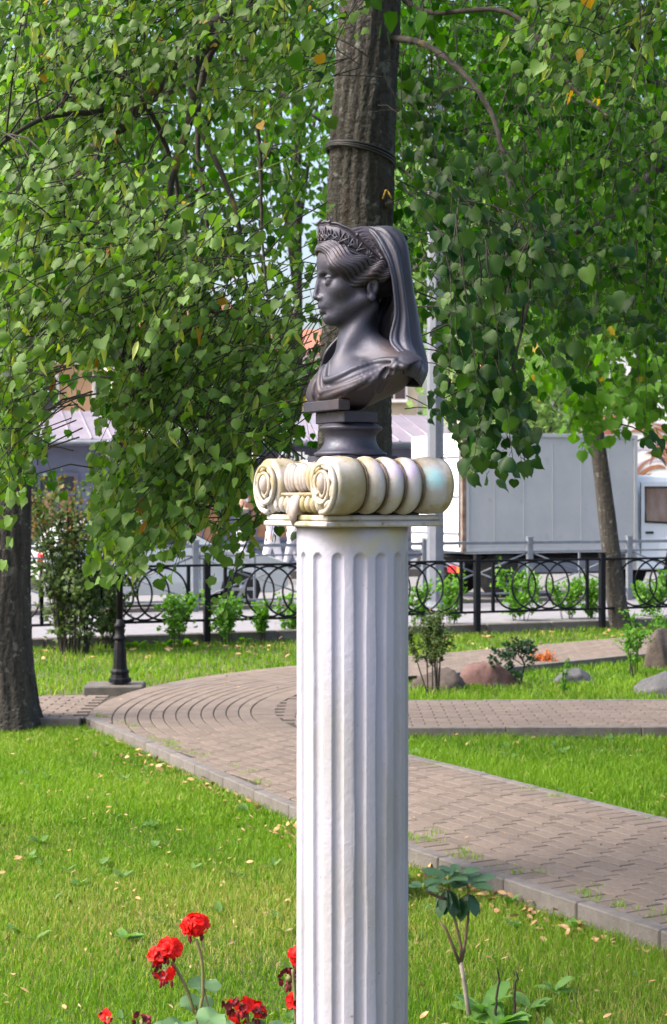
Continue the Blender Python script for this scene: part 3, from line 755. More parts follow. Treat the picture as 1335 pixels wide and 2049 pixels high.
for k in range(46):                      # brush strokes: long curved blades of paint fanning over the wall
    a0 = rr.uniform(-.5, 2.6); r0 = rr.uniform(.25, 1.5); x0, z0 = 1.45 + rr.uniform(-.15, .35), 2.35 + rr.uniform(-.3, .5); pts = []
    nseg = 10; wv = rr.uniform(.03, .075)
    for i in range(nseg + 1):
        t = i / nseg; a = a0 + t * 1.25; r1 = r0 * (.65 + .55 * t)
        pts.append((x0 + math.cos(a) * r1, z0 + math.sin(a) * r1))
    vs = []
    for i, (x, z) in enumerate(pts):
        t = i / nseg; w_ = wv * math.sin(pi * (.08 + .9 * t)); dx, dz = (pts[min(i + 1, nseg)][0] - pts[max(i - 1, 0)][0]), (pts[min(i + 1, nseg)][1] - pts[max(i - 1, 0)][1]); d = math.hypot(dx, dz)
        vs += [(x - dz / d * w_, -.006 - .0006 * k, z + dx / d * w_), (x + dz / d * w_, -.006 - .0006 * k, z - dx / d * w_)]
    fs = [(2 * i, 2 * i + 1, 2 * i + 3, 2 * i + 2) for i in range(nseg)]
    if all(.2 < v[0] < 9.8 and .3 < v[2] < 5.7 for v in vs):
        MB().add(vs, fs).build('paint_stroke', M_[('mural_a', 'mural_a', 'mural_b', 'mural_c', 'mural_d')[k % 5]], mw, False)
q = at(1010, 1150, 58); block('town_house', 'pale house with pinkish roof behind the far pale trees', (q.x, q.y, 0), math.radians(6), 11, 9, 6.4, 'white_wall', 'roof_red', 2, 5, rh=2.6)
# ------------------------------------------------------------------ leaves
def leaf_template(kind):
    """leaf in local x (across), y (base to tip), z (upper side); length 1"""
    if kind == 'lime':
        half = [(.0, .05), (.20, -.05), (.43, .05), (.55, .28), (.48, .55), (.27, .78), (.08, .93)]; fold, droop = .20, .22
        rib = [(0, .05), (0, .38), (0, .68), (0, 1.06)]
        V = [(0, y, 0) for _, y in rib]; F = []
        for sg in (1, -1):
            b = len(V); V += [(sg * x, y, 0) for x, y in half[1:]]
            i = [b + k for k in range(6)]
            t = [(0, i[0], i[1]), (0, i[1], 1), (1, i[1], i[2]), (1, i[2], i[3]), (1, i[3], 2), (2, i[3], i[4]), (2, i[4], i[5]), (2, i[5], 3)]
            F += t if sg > 0 else [q[::-1] for q in t]
    elif kind == 'simple':
        V = [(0, 0, 0), (0, .5, 0), (0, 1.05, 0), (.45, .12, 0), (.44, .55, 0), (-.45, .12, 0), (-.44, .55, 0)]; fold, droop = .25, .25
        F = [(0, 3, 1), (1, 3, 4), (1, 4, 2), (0, 1, 5), (1, 6, 5), (1, 2, 6)]
    elif kind == 'tiny':
        V = [(0, 0, 0), (.42, .45, 0), (0, 1, 0), (-.42, .45, 0)]; fold, droop = .3, .2; F = [(0, 1, 2), (0, 2, 3)]
    elif kind == 'lance':
        V = [(0, 0, 0), (.10, .25, 0), (.13, .55, 0), (0, 1, 0), (-.13, .55, 0), (-.10, .25, 0), (0, .5, 0)]; fold, droop = .5, .35
        F = [(0, 1, 6), (1, 2, 6), (2, 3, 6), (3, 4, 6), (4, 5, 6), (5, 0, 6)]
    elif kind == 'oval':
        V = [(0, 0, 0), (0, .35, 0), (0, .7, 0), (0, 1, 0), (.14, .2, 0), (.22, .5, 0), (.15, .82, 0), (-.14, .2, 0), (-.22, .5, 0), (-.15, .82, 0)]; fold, droop = .25, .25
        F = [(0, 4, 1), (1, 4, 5), (1, 5, 2), (2, 5, 6), (2, 6, 3), (0, 1, 7), (1, 8, 7), (1, 2, 8), (2, 9, 8), (2, 3, 9)]
    elif kind == 'maple':
        out = [(.0, 0), (.16, -.06), (.36, .02), (.50, .22), (.36, .34), (.55, .62), (.30, .58), (.22, .72), (0, 1.08)]; fold, droop = .18, .25
        V = [(0, .30, 0)] + [(x, y, 0) for x, y in out] + [(-x, y, 0) for x, y in out[1:-1]][::-1]; n = len(V) - 1
        F = [(0, 1 + i, 1 + (i + 1) % n) for i in range(n)]
    V = np.array(V, float); V[:, 2] = fold * np.abs(V[:, 0]) - droop * V[:, 1] ** 2 + .05 * np.sin(V[:, 1] * 9) * np.abs(V[:, 0]) * 2
    return V, np.array(F)
TPL = {k: leaf_template(k) for k in ('lime', 'simple', 'tiny', 'lance', 'oval', 'maple')}
def bend(k, sx, curl, twist, skew):
    V, F = TPL[k]; V = V.copy(); V[:, 0] = V[:, 0] * sx + skew * V[:, 1] * (1 - V[:, 1]); V[:, 2] += -curl * np.abs(V[:, 0]) ** 1.5 * 1.6 + twist * V[:, 0] * V[:, 1]; return V, F
VARS = {'lime': ['lime', 'lime_b', 'lime_c', 'lime_d'], 'simple': ['simple', 'simple_b', 'simple_c']}
TPL['lime_b'] = bend('lime', .86, .55, .5, .16); TPL['lime_c'] = bend('lime', 1.08, -.15, -.5, -.14); TPL['lime_d'] = bend('lime', .94, .9, .25, -.06)
TPL['simple_b'] = bend('simple', .8, .5, .5, .15); TPL['simple_c'] = bend('simple', 1.1, -.2, -.5, -.1)
def vein(V0): return np.where(np.abs(V0[:, 0]) < .02, .07, -.03)
def unit(a): return a / (np.linalg.norm(a, axis=-1, keepdims=True) + 1e-9)
def leaf_frames(tip, nrm):
    """rows of rotation matrices whose y runs to the tip and z is the upper side"""
    y = unit(tip); z = unit(nrm - y * (nrm * y).sum(-1, keepdims=True)); x = np.cross(y, z); return np.stack([x, y, z], 1)
class Leaves:
    def __init__(s): s.P = []; s.B = []; s.S = []; s.T = []
    def add(s, P, B, S, T): s.P.append(P); s.B.append(B); s.S.append(S); s.T.append(T)
    def cat(s): return np.concatenate(s.P), np.concatenate(s.B), np.concatenate(s.S), np.concatenate(s.T)
    def emit(s, parent, m, kind, name='foliage', single=0, pname='leaf', simple=None, clear=None):
        if not s.P: return
        P, B, S, T = s.cat()
        if clear is not None:
            k = ~clear(P); P, B, S, T = P[k], B[k], S[k], T[k]
        n = len(P); rest = np.ones(n, bool)
        if single:
            px = PW / 2 + P[:, 0] / np.maximum(P[:, 1], .1) * FPX; py = HOR - (P[:, 2] - EYE) / np.maximum(P[:, 1], .1) * FPX
            face = np.abs((B[:, 2] * unit(P - np.array((0, 0, EYE)))).sum(1))
            sc_ = S / P[:, 1] * (.3 + face) * ((px > 5) & (px < PW - 5) & (py > 5)); sc_[(px > 590) & (px < 820) & (py > 900)] = 0
            top = np.argsort(-sc_)[:single]; rest[top] = False
            mes = {}; vs_ = VARS.get(kind, [kind])
            for i in top:
                t = round(float(np.round(T[i] * 12) / 12), 4); kk = (t, int(i) % len(vs_))
                if kk not in mes: V0, F0 = TPL[vs_[kk[1]]]; mes[kk] = np_mesh(pname, V0, F0, m, True, t + vein(V0) * (t < .8))
                o = link(pname, mes[kk], parent, False)
                mm = Matrix([list(B[i].T[r] * S[i]) + [P[i][r]] for r in range(3)] + [[0, 0, 0, 1]])
                o.matrix_parent_inverse = parent_matrix(parent).inverted(); o.matrix_basis = mm
        P, B, S, T = P[rest], B[rest], S[rest], T[rest]; n = len(P); vs_ = VARS.get(simple or kind, [simple or kind]); AV, AF, AT = [], [], []; b0 = 0
        for q in range(len(vs_)):
            V0, F0 = TPL[vs_[q]]; p_, b_, s_, t_ = P[q::len(vs_)], B[q::len(vs_)], S[q::len(vs_)], T[q::len(vs_)]; k = len(p_)
            if not k: continue
            AV.append(((V0[None] * s_[:, None, None]) @ b_ + p_[:, None]).reshape(-1, 3)); AF.append((F0[None] + (np.arange(k) * len(V0))[:, None, None]).reshape(-1, 3) + b0); b0 += k * len(V0)
            AT.append((t_[:, None] + vein(V0)[None] * (t_ < .8)[:, None]).ravel())
        if n: tag(link(name, np_mesh(name, np.concatenate(AV), np.concatenate(AF), m, True, np.concatenate(AT)), parent), kind='stuff')
def tubes_np(segs, n=4):
    """many thin tubes; segs: list of (points (k,3), radii (k))"""
    V = []; F = []; b = 0
    for P, r in segs:
        P = np.asarray(P, float); k = len(P); r = np.broadcast_to(np.asarray(r, float), (k,))
        t = unit(np.gradient(P, axis=0)); u = np.array((.31, .22, .93)); a = unit(np.cross(t, u)); c = np.cross(t, a)
        w = np.arange(n) / n * 2 * pi
        V.append((P[:, None] + (a[:, None] * np.cos(w)[None, :, None] + c[:, None] * np.sin(w)[None, :, None]) * r[:, None, None]).reshape(-1, 3))
        i = (np.arange(k - 1) * n)[:, None]; j = np.arange(n)[None]; j2 = (j + 1) % n
        F.append(np.stack([i + j, i + j2, i + n + j2, i + n + j], -1).reshape(-1, 4) + b); b += k * n
    return np.concatenate(V), np.concatenate(F)
def trunk_mesh(pts, rad, n=40, k=10, rough=.05, flare=0.0, seed=1, ridges=11, crack=0.0):
    Q = np.array(spline([tuple(p) for p in pts], k)); Rr = np.array(spline([(r,) for r in rad], k))[:, 0]; rr = np.random.default_rng(seed)
    ph = rr.uniform(0, 2 * pi, 12); w = np.arange(n) / n * 2 * pi; V = []
    t = unit(np.gradient(Q, axis=0)); a = unit(np.cross(t, np.array((0, 1.0, .05)))); c = np.cross(t, a); a = unit(np.cross(c, t))
    L = np.concatenate([[0], np.cumsum(np.linalg.norm(np.diff(Q, axis=0), axis=1))])
    for i in range(len(Q)):
        z = L[i]
        d = 1 + rough * (.5 * np.sin(3 * w + ph[0] + z * .7) + .35 * np.sin(5 * w + ph[1] - z * 1.1) + .55 * np.abs(np.sin(ridges * w + 1.6 * np.sin(z * 2.6 + ph[2]) + ph[3])) + .25 * np.sin(ridges * 2 * w + 2 * np.sin(z * 5 + ph[4])) + .25 * rr.normal(0, .5, n))
        if crack:
            g = np.zeros(n)
            for q_ in range(5):
                u_ = np.abs(np.sin((9 + 5 * q_) * w * .5 + 1.5 * np.sin(z * (3.1 + 1.7 * q_) + ph[5 + q_]) + ph[q_] + .5 * np.sin(z * 17 + 3 * w))); g -= np.maximum(0, 1 - u_ * 4.2) * (.5 + .5 * np.sin(z * (5 + 3 * q_) + 2.2 * w + ph[6 + q_]))
            d = d + crack * g + crack * .35 * rr.normal(0, .5, n)
        if flare: d = d + flare * math.exp(-z / .28) * (1 + .5 * np.sin(4 * w + ph[5]))
        V.append(Q[i] + (a[i] * np.cos(w)[:, None] + c[i] * np.sin(w)[:, None]) * (Rr[i] * d)[:, None])
    m = len(Q); i = (np.arange(m - 1) * n)[:, None]; j = np.arange(n)[None]; j2 = (j + 1) % n
    F = np.stack([i + j, i + j2, i + n + j2, i + n + j], -1).reshape(-1, 4)
    return np.concatenate(V), F
LIGHT = np.array((-.55, -.45, .70))
class Tree:
    def __init__(s, name, label, base, group=None):
        s.o = thing(name, label, 'tree', tuple(base), 0, group); s.near = Leaves(); s.mid = Leaves(); s.br = Leaves(); s.tw = []; s.rng = np.random.default_rng(hash_(label))
    def trunk(s, pts, rad, m='bark', **kw):
        V, F = trunk_mesh(pts, rad, **kw); s.tr = link('trunk', np_mesh('trunk', V, F, M_[m], True), s.o); return s.tr
    def limb(s, pts, r0, r1, m='branch', n=8, name='branch'):
        Q = [Vector(p) for p in spline([tuple(p) for p in pts], n)]; k = len(Q)
        Q = [q + Vector(s.rng.normal(0, r0 * .12, 3)) for q in Q]
        return MB().tube(Q, [r0 + (r1 - r0) * i / (k - 1) for i in range(k)], 8).build(name, M_[m], s.o)
    def spray(s, C0, dirs, L, n, size, where='mid', droop=.5, tint=.4, dt=.25, old=.01, shoot=None, bract=0.0, facing=.55, tr=.0016, hang=.75):
        """a leafy shoot ending near C0: its own twig and n alternate leaves"""
        r = s.rng; d = unit(np.asarray(dirs, float)); S = C0 - d * L * .5 + np.array((0, 0, droop * L * .25)); k = 7
        t = np.linspace(0, 1, k)[:, None]; P = S + d * L * t + np.array((0, 0, -1)) * droop * L * t ** 2 + r.normal(0, .008, (k, 3)).cumsum(0)
        s.tw.append((P, np.linspace(tr * 1.6, tr * .6, k)))
        if shoot is not None:
            mid = (shoot + P[0]) / 2 + np.array((0, 0, .12)); s.tw.append((np.array([shoot, (shoot + mid) / 2 + (0, 0, .04), mid, (mid + P[0]) / 2 + (0, 0, .03), P[0]]), np.linspace(tr * 2.6, tr * 1.4, 5)))
        q = (np.arange(n) + r.uniform(.2, .8)) / n; ii = q * (k - 1); i0 = np.minimum(ii.astype(int), k - 2); f = (ii - i0)[:, None]
        B0 = P[i0] * (1 - f) + P[i0 + 1] * f; tg = unit(P[i0 + 1] - P[i0]); side = unit(np.cross(tg, np.array((0, 0, 1.0)))) * np.where(np.arange(n) % 2, 1, -1)[:, None]
        pet = unit(side * .8 + tg * .55 + np.array((0, 0, -.25)) + r.normal(0, .25, (n, 3)))
        sz = size * r.uniform(.62, 1.15, n); base = B0 + pet * (sz * .42)[:, None]
        tip = unit(pet * .75 + tg * .4 + np.array((0, 0, -hang)) + r.normal(0, .36, (n, 3)))
        nr = unit(np.array((0, 0, .62)) + LIGHT * .35 + np.array((0, -facing, 0)) + r.normal(0, .46, (n, 3)))
        B = leaf_frames(tip, nr); T = np.clip(tint + r.normal(0, dt * .5, n), .02, .72); T = np.where(r.random(n) < old, 1.0, T)
        getattr(s, where).add(base, B, sz, T)
        for j in range(n):
            if where == 'near': s.tw.append((np.array([B0[j], base[j]]), np.array((.0011, .0009))))
            if bract and r.random() < bract:
                tp_ = unit(np.array((0, 0, -1.0)) + r.normal(0, .3, 3)); nb = unit(np.array((0, -1, .3)) + r.normal(0, .5, 3))
                s.br.add(B0[j][None] + r.normal(0, .006, (1, 3)), leaf_frames(tp_[None], nb[None]), np.array([r.uniform(.05, .075)]), np.array([1.0 if r.random() < .04 else r.uniform(.1, .7)]))
    def field(s, box, Z, n, size, leaves, where, dirs, L, shoots=None, shp=.3, jit=.5, **kw):
        """shoots spread over the part of the crown seen within box (x0,y0,x1,y1), at depths Z"""
        r = s.rng; x0, y0, x1, y1 = box
        for i in range(n):
            Y = r.uniform(*Z); p = np.array(at(r.uniform(x0, x1), r.uniform(y0, y1), Y)); dd = np.array(dirs) + r.normal(0, jit, 3)
            sh = None
            if shoots is not None and r.random() < shp:
                S = np.array(shoots); sh = S[np.argmin(np.linalg.norm(S - p, axis=1) + r.random(len(S)) * .25)]
                if np.linalg.norm(sh - p) > .85: sh = None
            s.spray(p, dd, L * r.uniform(.7, 1.3), max(3, int(leaves * r.uniform(.7, 1.25))), size * r.uniform(.85, 1.15), where, shoot=sh, **kw)
    def finish(s, mat_near='leaf', mat_mid='leaf_mid', single=0, kind='lime', midkind='simple', tw='twig', clear=None):
        if s.tw and clear is not None:
            bare = clear(np.array([np.asarray(q[0])[-1] for q in s.tw])) | clear(np.array([np.asarray(q[0]).mean(0) for q in s.tw]))
            s.tw = [q for q, k in zip(s.tw, bare) if not k]
        if s.tw:
            V, F = tubes_np(s.tw, 4); tag(link('twigs', np_mesh('twigs', V, F, M_[tw], True), s.o), kind='stuff')
        if s.near.P: s.near.emit(s.o, M_[mat_near], kind, single=single, clear=clear)
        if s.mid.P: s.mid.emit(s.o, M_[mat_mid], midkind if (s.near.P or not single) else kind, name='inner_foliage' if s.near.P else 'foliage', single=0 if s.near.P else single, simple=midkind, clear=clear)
        s.br.emit(s.o, M_['bract'], 'lance', name='bracts', clear=clear)
def hash_(t): return sum((i + 1) * ord(c) for i, c in enumerate(t)) % 100003

# ------------------------------------------------------------------ the big lime right behind the bust
BZ = 7.45; bx = (705 - PW / 2) / FPX * BZ
lime = Tree('lime_tree', 'large lime tree with rough lichened trunk standing directly behind the bust', (bx, BZ, GZ))
def tx(px, py): return tuple(at(px, py, BZ))
trunk = lime.trunk([(bx, BZ, GZ - .05), (bx + .005, BZ, .35), tx(708, 1200), tx(712, 900), tx(716, 600), tx(722, 420), tx(728, 250), tx(738, 60), tx(752, -250), tx(765, -700)],
           [.205, .185, .172, .163, .150, .146, .141, .137, .13, .10], n=200, k=44, rough=.05, flare=.13, seed=4, ridges=9, crack=.026)
# black cable wound round the trunk, painted mark and knot
q = at(722, 312, BZ); cab = MB()
for k, (dz, sl) in enumerate(((0, .035), (.012, .03), (-.010, .04))):
    cab.tube([(q.x + (.155) * math.cos(a), BZ + .155 * math.sin(a), q.z + dz + sl * (-math.cos(a)) - .014 * math.sin(a)) for a in [2 * pi * i / 36 for i in range(36)]], .0065, 6, closed=True)
tag(cab.build('cable', M_['trim_dark']), 'black cable wound round the big trunk above the bust', 'cable')
kn = at(778, 408, BZ - .10); MB().ball(tuple(kn), (.026, .03, .022), 12, 8).ball((kn.x - .004, kn.y - .012, kn.z - .002), (.015, .02, .012), 10, 6).build('knot', M_['bark'], lime.o)
M_['yellow'] = mat('yellow_paint', C(.55, .36, .04), C(.40, .26, .04), scale=40, rough=.8)
mk = MB()
for a, b in (((766, 398), (772, 380)), ((772, 380), (777, 383)), ((775, 381), (784, 397))):
    A, B_ = at(*a, BZ - .128), at(*b, BZ - .128); mk.tube([A, B_], .008, 6, flat=.5)
mk.build('painted_mark', M_['yellow'], lime.o)
# limbs
def A3(L): return [tuple(at(*p)) for p in L]
lb = []
def LB(pts, r0, r1, m='branch'):
    P = A3(pts); lime.limb(P, r0, r1, m); lb.extend([np.array(q) for q in spline(P, 4)])
LB([(752, -230, 7.45), (640, -150, 7.2), (500, -20, 6.9), (385, 90, 6.7), (290, 195, 6.6), (195, 300, 6.5), (110, 420, 6.3), (40, 520, 6.1)], .055, .014)
LB([(640, -150, 7.2), (520, 20, 6.6), (400, 110, 6.5), (385, 220, 6.4), (352, 330, 6.3), (320, 480, 6.2), (300, 640, 6.1)], .03, .006)
LB([(500, -20, 6.9), (420, 110, 6.9), (395, 250, 7.0), (410, 420, 7.0), (430, 560, 7.0)], .02, .005)
LB([(560, -60, 7.0), (490, 130, 7.2), (520, 290, 7.3), (525, 470, 7.3), (540, 640, 7.2)], .014, .004)
LB([(290, 195, 6.6), (345, 330, 6.7), (370, 460, 6.7), (420, 560, 6.6), (470, 700, 6.5)], .012, .004)
LB([(290, 195, 6.6), (200, 220, 6.2), (80, 240, 5.9), (-60, 330, 5.7)], .016, .006)
LB([(195, 300, 6.5), (180, 480, 6.0), (230, 680, 5.8), (260, 860, 5.7)], .014, .004)
LB([(110, 420, 6.3), (60, 640, 5.9), (40, 860, 5.7)], .012, .004)
LB([(385, 220, 6.4), (470, 420, 6.2), (500, 640, 6.1), (520, 840, 6.1)], .012, .004)
LB([(760, 85, 7.45), (805, 78, 7.3), (860, 95, 7.1), (930, 150, 6.9), (985, 230, 6.7), (1010, 330, 6.5), (1030, 440, 6.2), (1000, 560, 5.9), (960, 700, 5.7)], .017, .004)
LB([(745, -80, 7.45), (840, 20, 7.3), (1000, 20, 7.0), (1080, 80, 6.9), (1150, 180, 6.8), (1220, 235, 6.7)], .014, .005)
LB([(1010, 330, 6.5), (1045, 470, 6.0), (1060, 580, 5.8), (1020, 760, 5.6)], .009, .004)
LB([(752, -230, 7.45), (560, -300, 6.6), (300, -330, 5.9), (120, -300, 5.6)], .05, .02)
LB([(756, -330, 7.45), (960, -400, 6.8), (1180, -260, 6.2), (1300, -120, 5.8)], .045, .012)
MB().tube([at(452, 366, 6.9), at(560, 325, 7.0), at(662, 270, 7.1)], .0032, 5).build('dry_branch', M_['bract'], lime.o)
MB().tube([at(800, 335, 7.4), at(850, 375, 7.2), at(925, 420, 7.0), at(1010, 470, 6.6)], [.007, .006, .005, .004], 6).build('branch', M_['branch'], lime.o)
# hanging sprays on the left, their lit look put into a brighter tint
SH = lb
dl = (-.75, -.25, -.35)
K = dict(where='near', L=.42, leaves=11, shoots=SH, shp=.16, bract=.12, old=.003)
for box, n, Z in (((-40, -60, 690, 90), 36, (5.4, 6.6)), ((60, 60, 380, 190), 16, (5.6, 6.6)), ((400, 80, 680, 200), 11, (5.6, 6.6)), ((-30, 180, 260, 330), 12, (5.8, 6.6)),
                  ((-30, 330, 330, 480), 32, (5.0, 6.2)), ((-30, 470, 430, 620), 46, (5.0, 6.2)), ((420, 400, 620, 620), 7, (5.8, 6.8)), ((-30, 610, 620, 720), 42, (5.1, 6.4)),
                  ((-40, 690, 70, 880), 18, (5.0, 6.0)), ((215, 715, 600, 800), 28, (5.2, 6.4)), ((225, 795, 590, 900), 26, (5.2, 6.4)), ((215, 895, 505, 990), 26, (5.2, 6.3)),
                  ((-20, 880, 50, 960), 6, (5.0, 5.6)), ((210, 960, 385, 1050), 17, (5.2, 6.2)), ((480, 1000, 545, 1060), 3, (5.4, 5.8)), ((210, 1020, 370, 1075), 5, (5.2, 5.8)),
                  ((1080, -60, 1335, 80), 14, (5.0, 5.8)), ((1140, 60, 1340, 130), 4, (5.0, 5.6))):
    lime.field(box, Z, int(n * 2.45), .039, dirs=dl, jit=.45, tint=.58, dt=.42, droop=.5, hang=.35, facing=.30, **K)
# sprays on the right, shade put into their darker leaf tint
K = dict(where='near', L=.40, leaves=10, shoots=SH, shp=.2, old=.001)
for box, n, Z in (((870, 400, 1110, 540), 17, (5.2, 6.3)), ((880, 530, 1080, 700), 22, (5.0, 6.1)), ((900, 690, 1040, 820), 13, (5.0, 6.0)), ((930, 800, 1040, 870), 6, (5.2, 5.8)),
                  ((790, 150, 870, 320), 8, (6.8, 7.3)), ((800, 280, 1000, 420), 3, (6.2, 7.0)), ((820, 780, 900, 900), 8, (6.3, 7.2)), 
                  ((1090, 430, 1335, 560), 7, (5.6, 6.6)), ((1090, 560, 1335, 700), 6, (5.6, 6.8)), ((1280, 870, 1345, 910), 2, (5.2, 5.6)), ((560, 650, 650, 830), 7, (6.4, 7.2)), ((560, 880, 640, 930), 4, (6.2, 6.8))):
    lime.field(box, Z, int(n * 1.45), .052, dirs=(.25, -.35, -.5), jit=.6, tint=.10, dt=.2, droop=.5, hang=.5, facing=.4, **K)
# the crown over the frame and the inner crown behind the sprays
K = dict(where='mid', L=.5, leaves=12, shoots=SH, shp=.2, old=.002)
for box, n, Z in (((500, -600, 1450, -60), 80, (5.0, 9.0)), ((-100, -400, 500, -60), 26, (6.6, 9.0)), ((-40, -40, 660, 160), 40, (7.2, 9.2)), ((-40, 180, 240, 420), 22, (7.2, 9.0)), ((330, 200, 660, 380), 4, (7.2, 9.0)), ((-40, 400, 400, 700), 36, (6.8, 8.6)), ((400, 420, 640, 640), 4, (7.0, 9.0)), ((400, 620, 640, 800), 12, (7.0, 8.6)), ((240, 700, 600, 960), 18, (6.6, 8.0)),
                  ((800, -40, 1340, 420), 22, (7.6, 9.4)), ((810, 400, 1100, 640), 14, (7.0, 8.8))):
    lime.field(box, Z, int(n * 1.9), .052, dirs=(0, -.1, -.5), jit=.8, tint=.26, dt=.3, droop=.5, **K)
# extra sprays out of view overhead at right, added to block sky from the column
for i in range(190):
    r_ = lime.rng; c_ = np.array((r_.uniform(1.3, 4.6), r_.uniform(1.0, 7.0), r_.uniform(3.3, 5.6)))
    lime.spray(c_, r_.normal(0, 1, 3) + np.array((0, 0, -.4)), .6, 12, .10, 'mid', tint=.3, tr=.003)
for i in range(70):  # unseen sprays above the frame, added to shade the leaves at right
    r_ = lime.rng; c_ = np.array((r_.uniform(-1.1, .5), r_.uniform(4.9, 6.8), r_.uniform(3.55, 4.8)))
    lime.spray(c_, r_.normal(0, 1, 3) + np.array((0, 0, -.3)), .5, 12, .075, 'mid', tint=.3, tr=.002)
lime.limb([(bx + .02, BZ, 4.3), (1.2, 6.6, 4.9), (2.6, 5.2, 4.7), (3.8, 3.4, 4.6)], .06, .015, 'branch'); lime.limb([(1.2, 6.6, 4.9), (1.9, 4.6, 4.6), (2.2, 2.2, 4.5)], .035, .01, 'branch')  # unseen limbs added to carry the sky-blocking sprays
def gap(P):
    """no leaves hang close around the front of the big trunk, the bust or the column"""
    k = P[:, 0] / P[:, 1] * FPX + PW / 2; v = HOR - (P[:, 2] - EYE) / P[:, 1] * FPX
    front = P[:, 1] < BZ
    return front & (((k > 668) & (k < 800) & (v > 70) & (v < 470)) | ((k > 596) & (k < 862) & (v > 430) & (v < 950)) | ((k > 105) & (k < 192) & (v > 715) & (v < 905)) | ((k > 78) & (k < 180) & (v > 890)) | ((k > 1072) & (k < 1275) & (v > 800)) | ((k > 880) & (v > 965)) | ((k > 860) & (k < 905) & (v > 850)) | ((k < 420) & (v > 1165)) | ((k > 505) & (k < 600) & (v > 888) & (v < 932)) | ((k > 490) & (k < 915) & (v > 900)) & (P[:, 1] < 4.4))
lime.finish(single=300, clear=gap)

# ------------------------------------------------------------------ old lime on the left edge
Zl = 12.9
lt_ = Tree('lime_tree', 'old dark-barked lime trunk at the left edge of the lawn', tuple(at(12, 1445, Zl))[:2] + (GZ,))
lt_.trunk([tuple(at(12, 1452, Zl)), tuple(at(10, 1400, Zl)), tuple(at(8, 1250, Zl)), tuple(at(12, 1050, Zl)), tuple(at(26, 700, Zl)), tuple(at(48, 400, Zl)), tuple(at(58, 150, Zl)), tuple(at(70, -200, Zl))], [.25, .235, .21, .195, .17, .135, .11, .08], m='bark_dark', n=150, k=34, rough=.05, flare=.16, seed=9, ridges=8, crack=.03)
lt_.limb(A3([(40, 480, 12.9), (150, 330, 12.5), (300, 200, 12), (480, 150, 11.6), (640, 240, 11.2)]), .06, .01, 'bark_dark')
lt_.limb(A3([(55, 260, 12.9), (-60, 120, 12.4), (-140, 0, 12)]), .05, .02, 'bark_dark')
lt_.limb(A3([(66, -60, 12.9), (220, -160, 12.2), (420, -120, 11.8), (600, 30, 11.4)]), .05, .01, 'bark_dark')
K = dict(where='mid', L=.6, leaves=12, old=.004)
for box, n, Z in (((-40, -60, 660, 140), 60, (10, 14)), ((-40, 120, 240, 420), 26, (10, 13.5)), ((330, 160, 660, 380), 11, (10, 13.5)), ((-40, 400, 330, 660), 36, (10, 13.5)), ((330, 400, 660, 640), 3, (10, 13.5)), ((-40, 620, 90, 900), 14, (10, 12.5)), ((230, 640, 640, 820), 24, (9.5, 12.5)), ((-200, -500, 700, -60), 60, (10, 14))):
    lt_.field(box, Z, int(n * 2.3), .054, dirs=(0, -.1, -.4), jit=.9, tint=.36, dt=.35, droop=.4, tr=.003, **K)
lt_.finish(single=300, mat_mid='leaf_mid')

# ------------------------------------------------------------------ tree just outside the right edge, its branch reaching in
Zr = 11.0; xr = at(1450, 1300, Zr).x
rt = Tree('lime_tree', 'lime tree at the right edge, its dark forked branch reaching into the picture', (xr, Zr, GZ))
rt.trunk([(xr, Zr, GZ - .05), (xr, Zr, 1.2), (xr - .03, Zr, 2.6), (xr - .1, Zr, 4.2), (xr - .15, Zr, 6.0)], [.2, .17, .15, .13, .10], m='bark_dark', n=36, k=8, rough=.06, flare=.2, seed=12)
rt.limb(A3([(1440, 290, 11), (1335, 322, 10.8), (1270, 385, 10.4), (1215, 440, 10.0), (1160, 462, 9.6), (1100, 478, 9.2)]), .045, .008, 'bark_dark')
rt.limb(A3([(1215, 440, 10.0), (1205, 520, 9.8), (1190, 620, 9.6)]), .014, .005, 'bark_dark')
rt.limb(A3([(1440, 200, 11), (1310, 170, 10.6), (1270, 90, 10.2), (1180, 20, 9.6), (1080, -60, 9.0)]), .04, .01, 'bark_dark')
for box, n, Z in (((790, -60, 1380, 260), 130, (8.8, 12)), ((800, 240, 1380, 480), 90, (8.8, 12)), ((1060, 470, 1380, 640), 36, (9, 12)), ((800, -400, 1450, -60), 40, (8.8, 12))):
    rt.field(box, Z, int(n * 2.2), .052, dirs=(-.2, -.1, -.4), jit=.9, tint=.32, dt=.4, droop=.4, tr=.003, old=.002, where='mid', L=.6, leaves=12)
rt.finish(single=300, mat_mid='leaf_mid')

# ------------------------------------------------------------------ slender maple by the fence
b = gnd(1243, 1262, GZ); Zm = b.y
mp = Tree('maple_tree', 'slender leaning maple by the black fence with bright leaves', tuple(b))
mp.trunk([tuple(at(1246, 1275, Zm)), tuple(at(1236, 1220, Zm)), tuple(at(1222, 1100, Zm)), tuple(at(1208, 980, Zm)), tuple(at(1193, 860, Zm)), tuple(at(1184, 760, Zm)), tuple(at(1180, 650, Zm)), tuple(at(1190, 480, Zm)), tuple(at(1200, 300, Zm))], [.16, .135, .125, .112, .10, .092, .08, .06, .03], m='bark_dark', n=30, k=10, rough=.05, flare=.1, seed=15)
mp.limb(A3([(1183, 720, Zm), (1130, 620, Zm - .4), (1080, 500, Zm - .8)]), .05, .012, 'bark_dark'); mp.limb(A3([(1182, 690, Zm), (1240, 580, Zm), (1310, 480, Zm - .3)]), .05, .012, 'bark_dark')
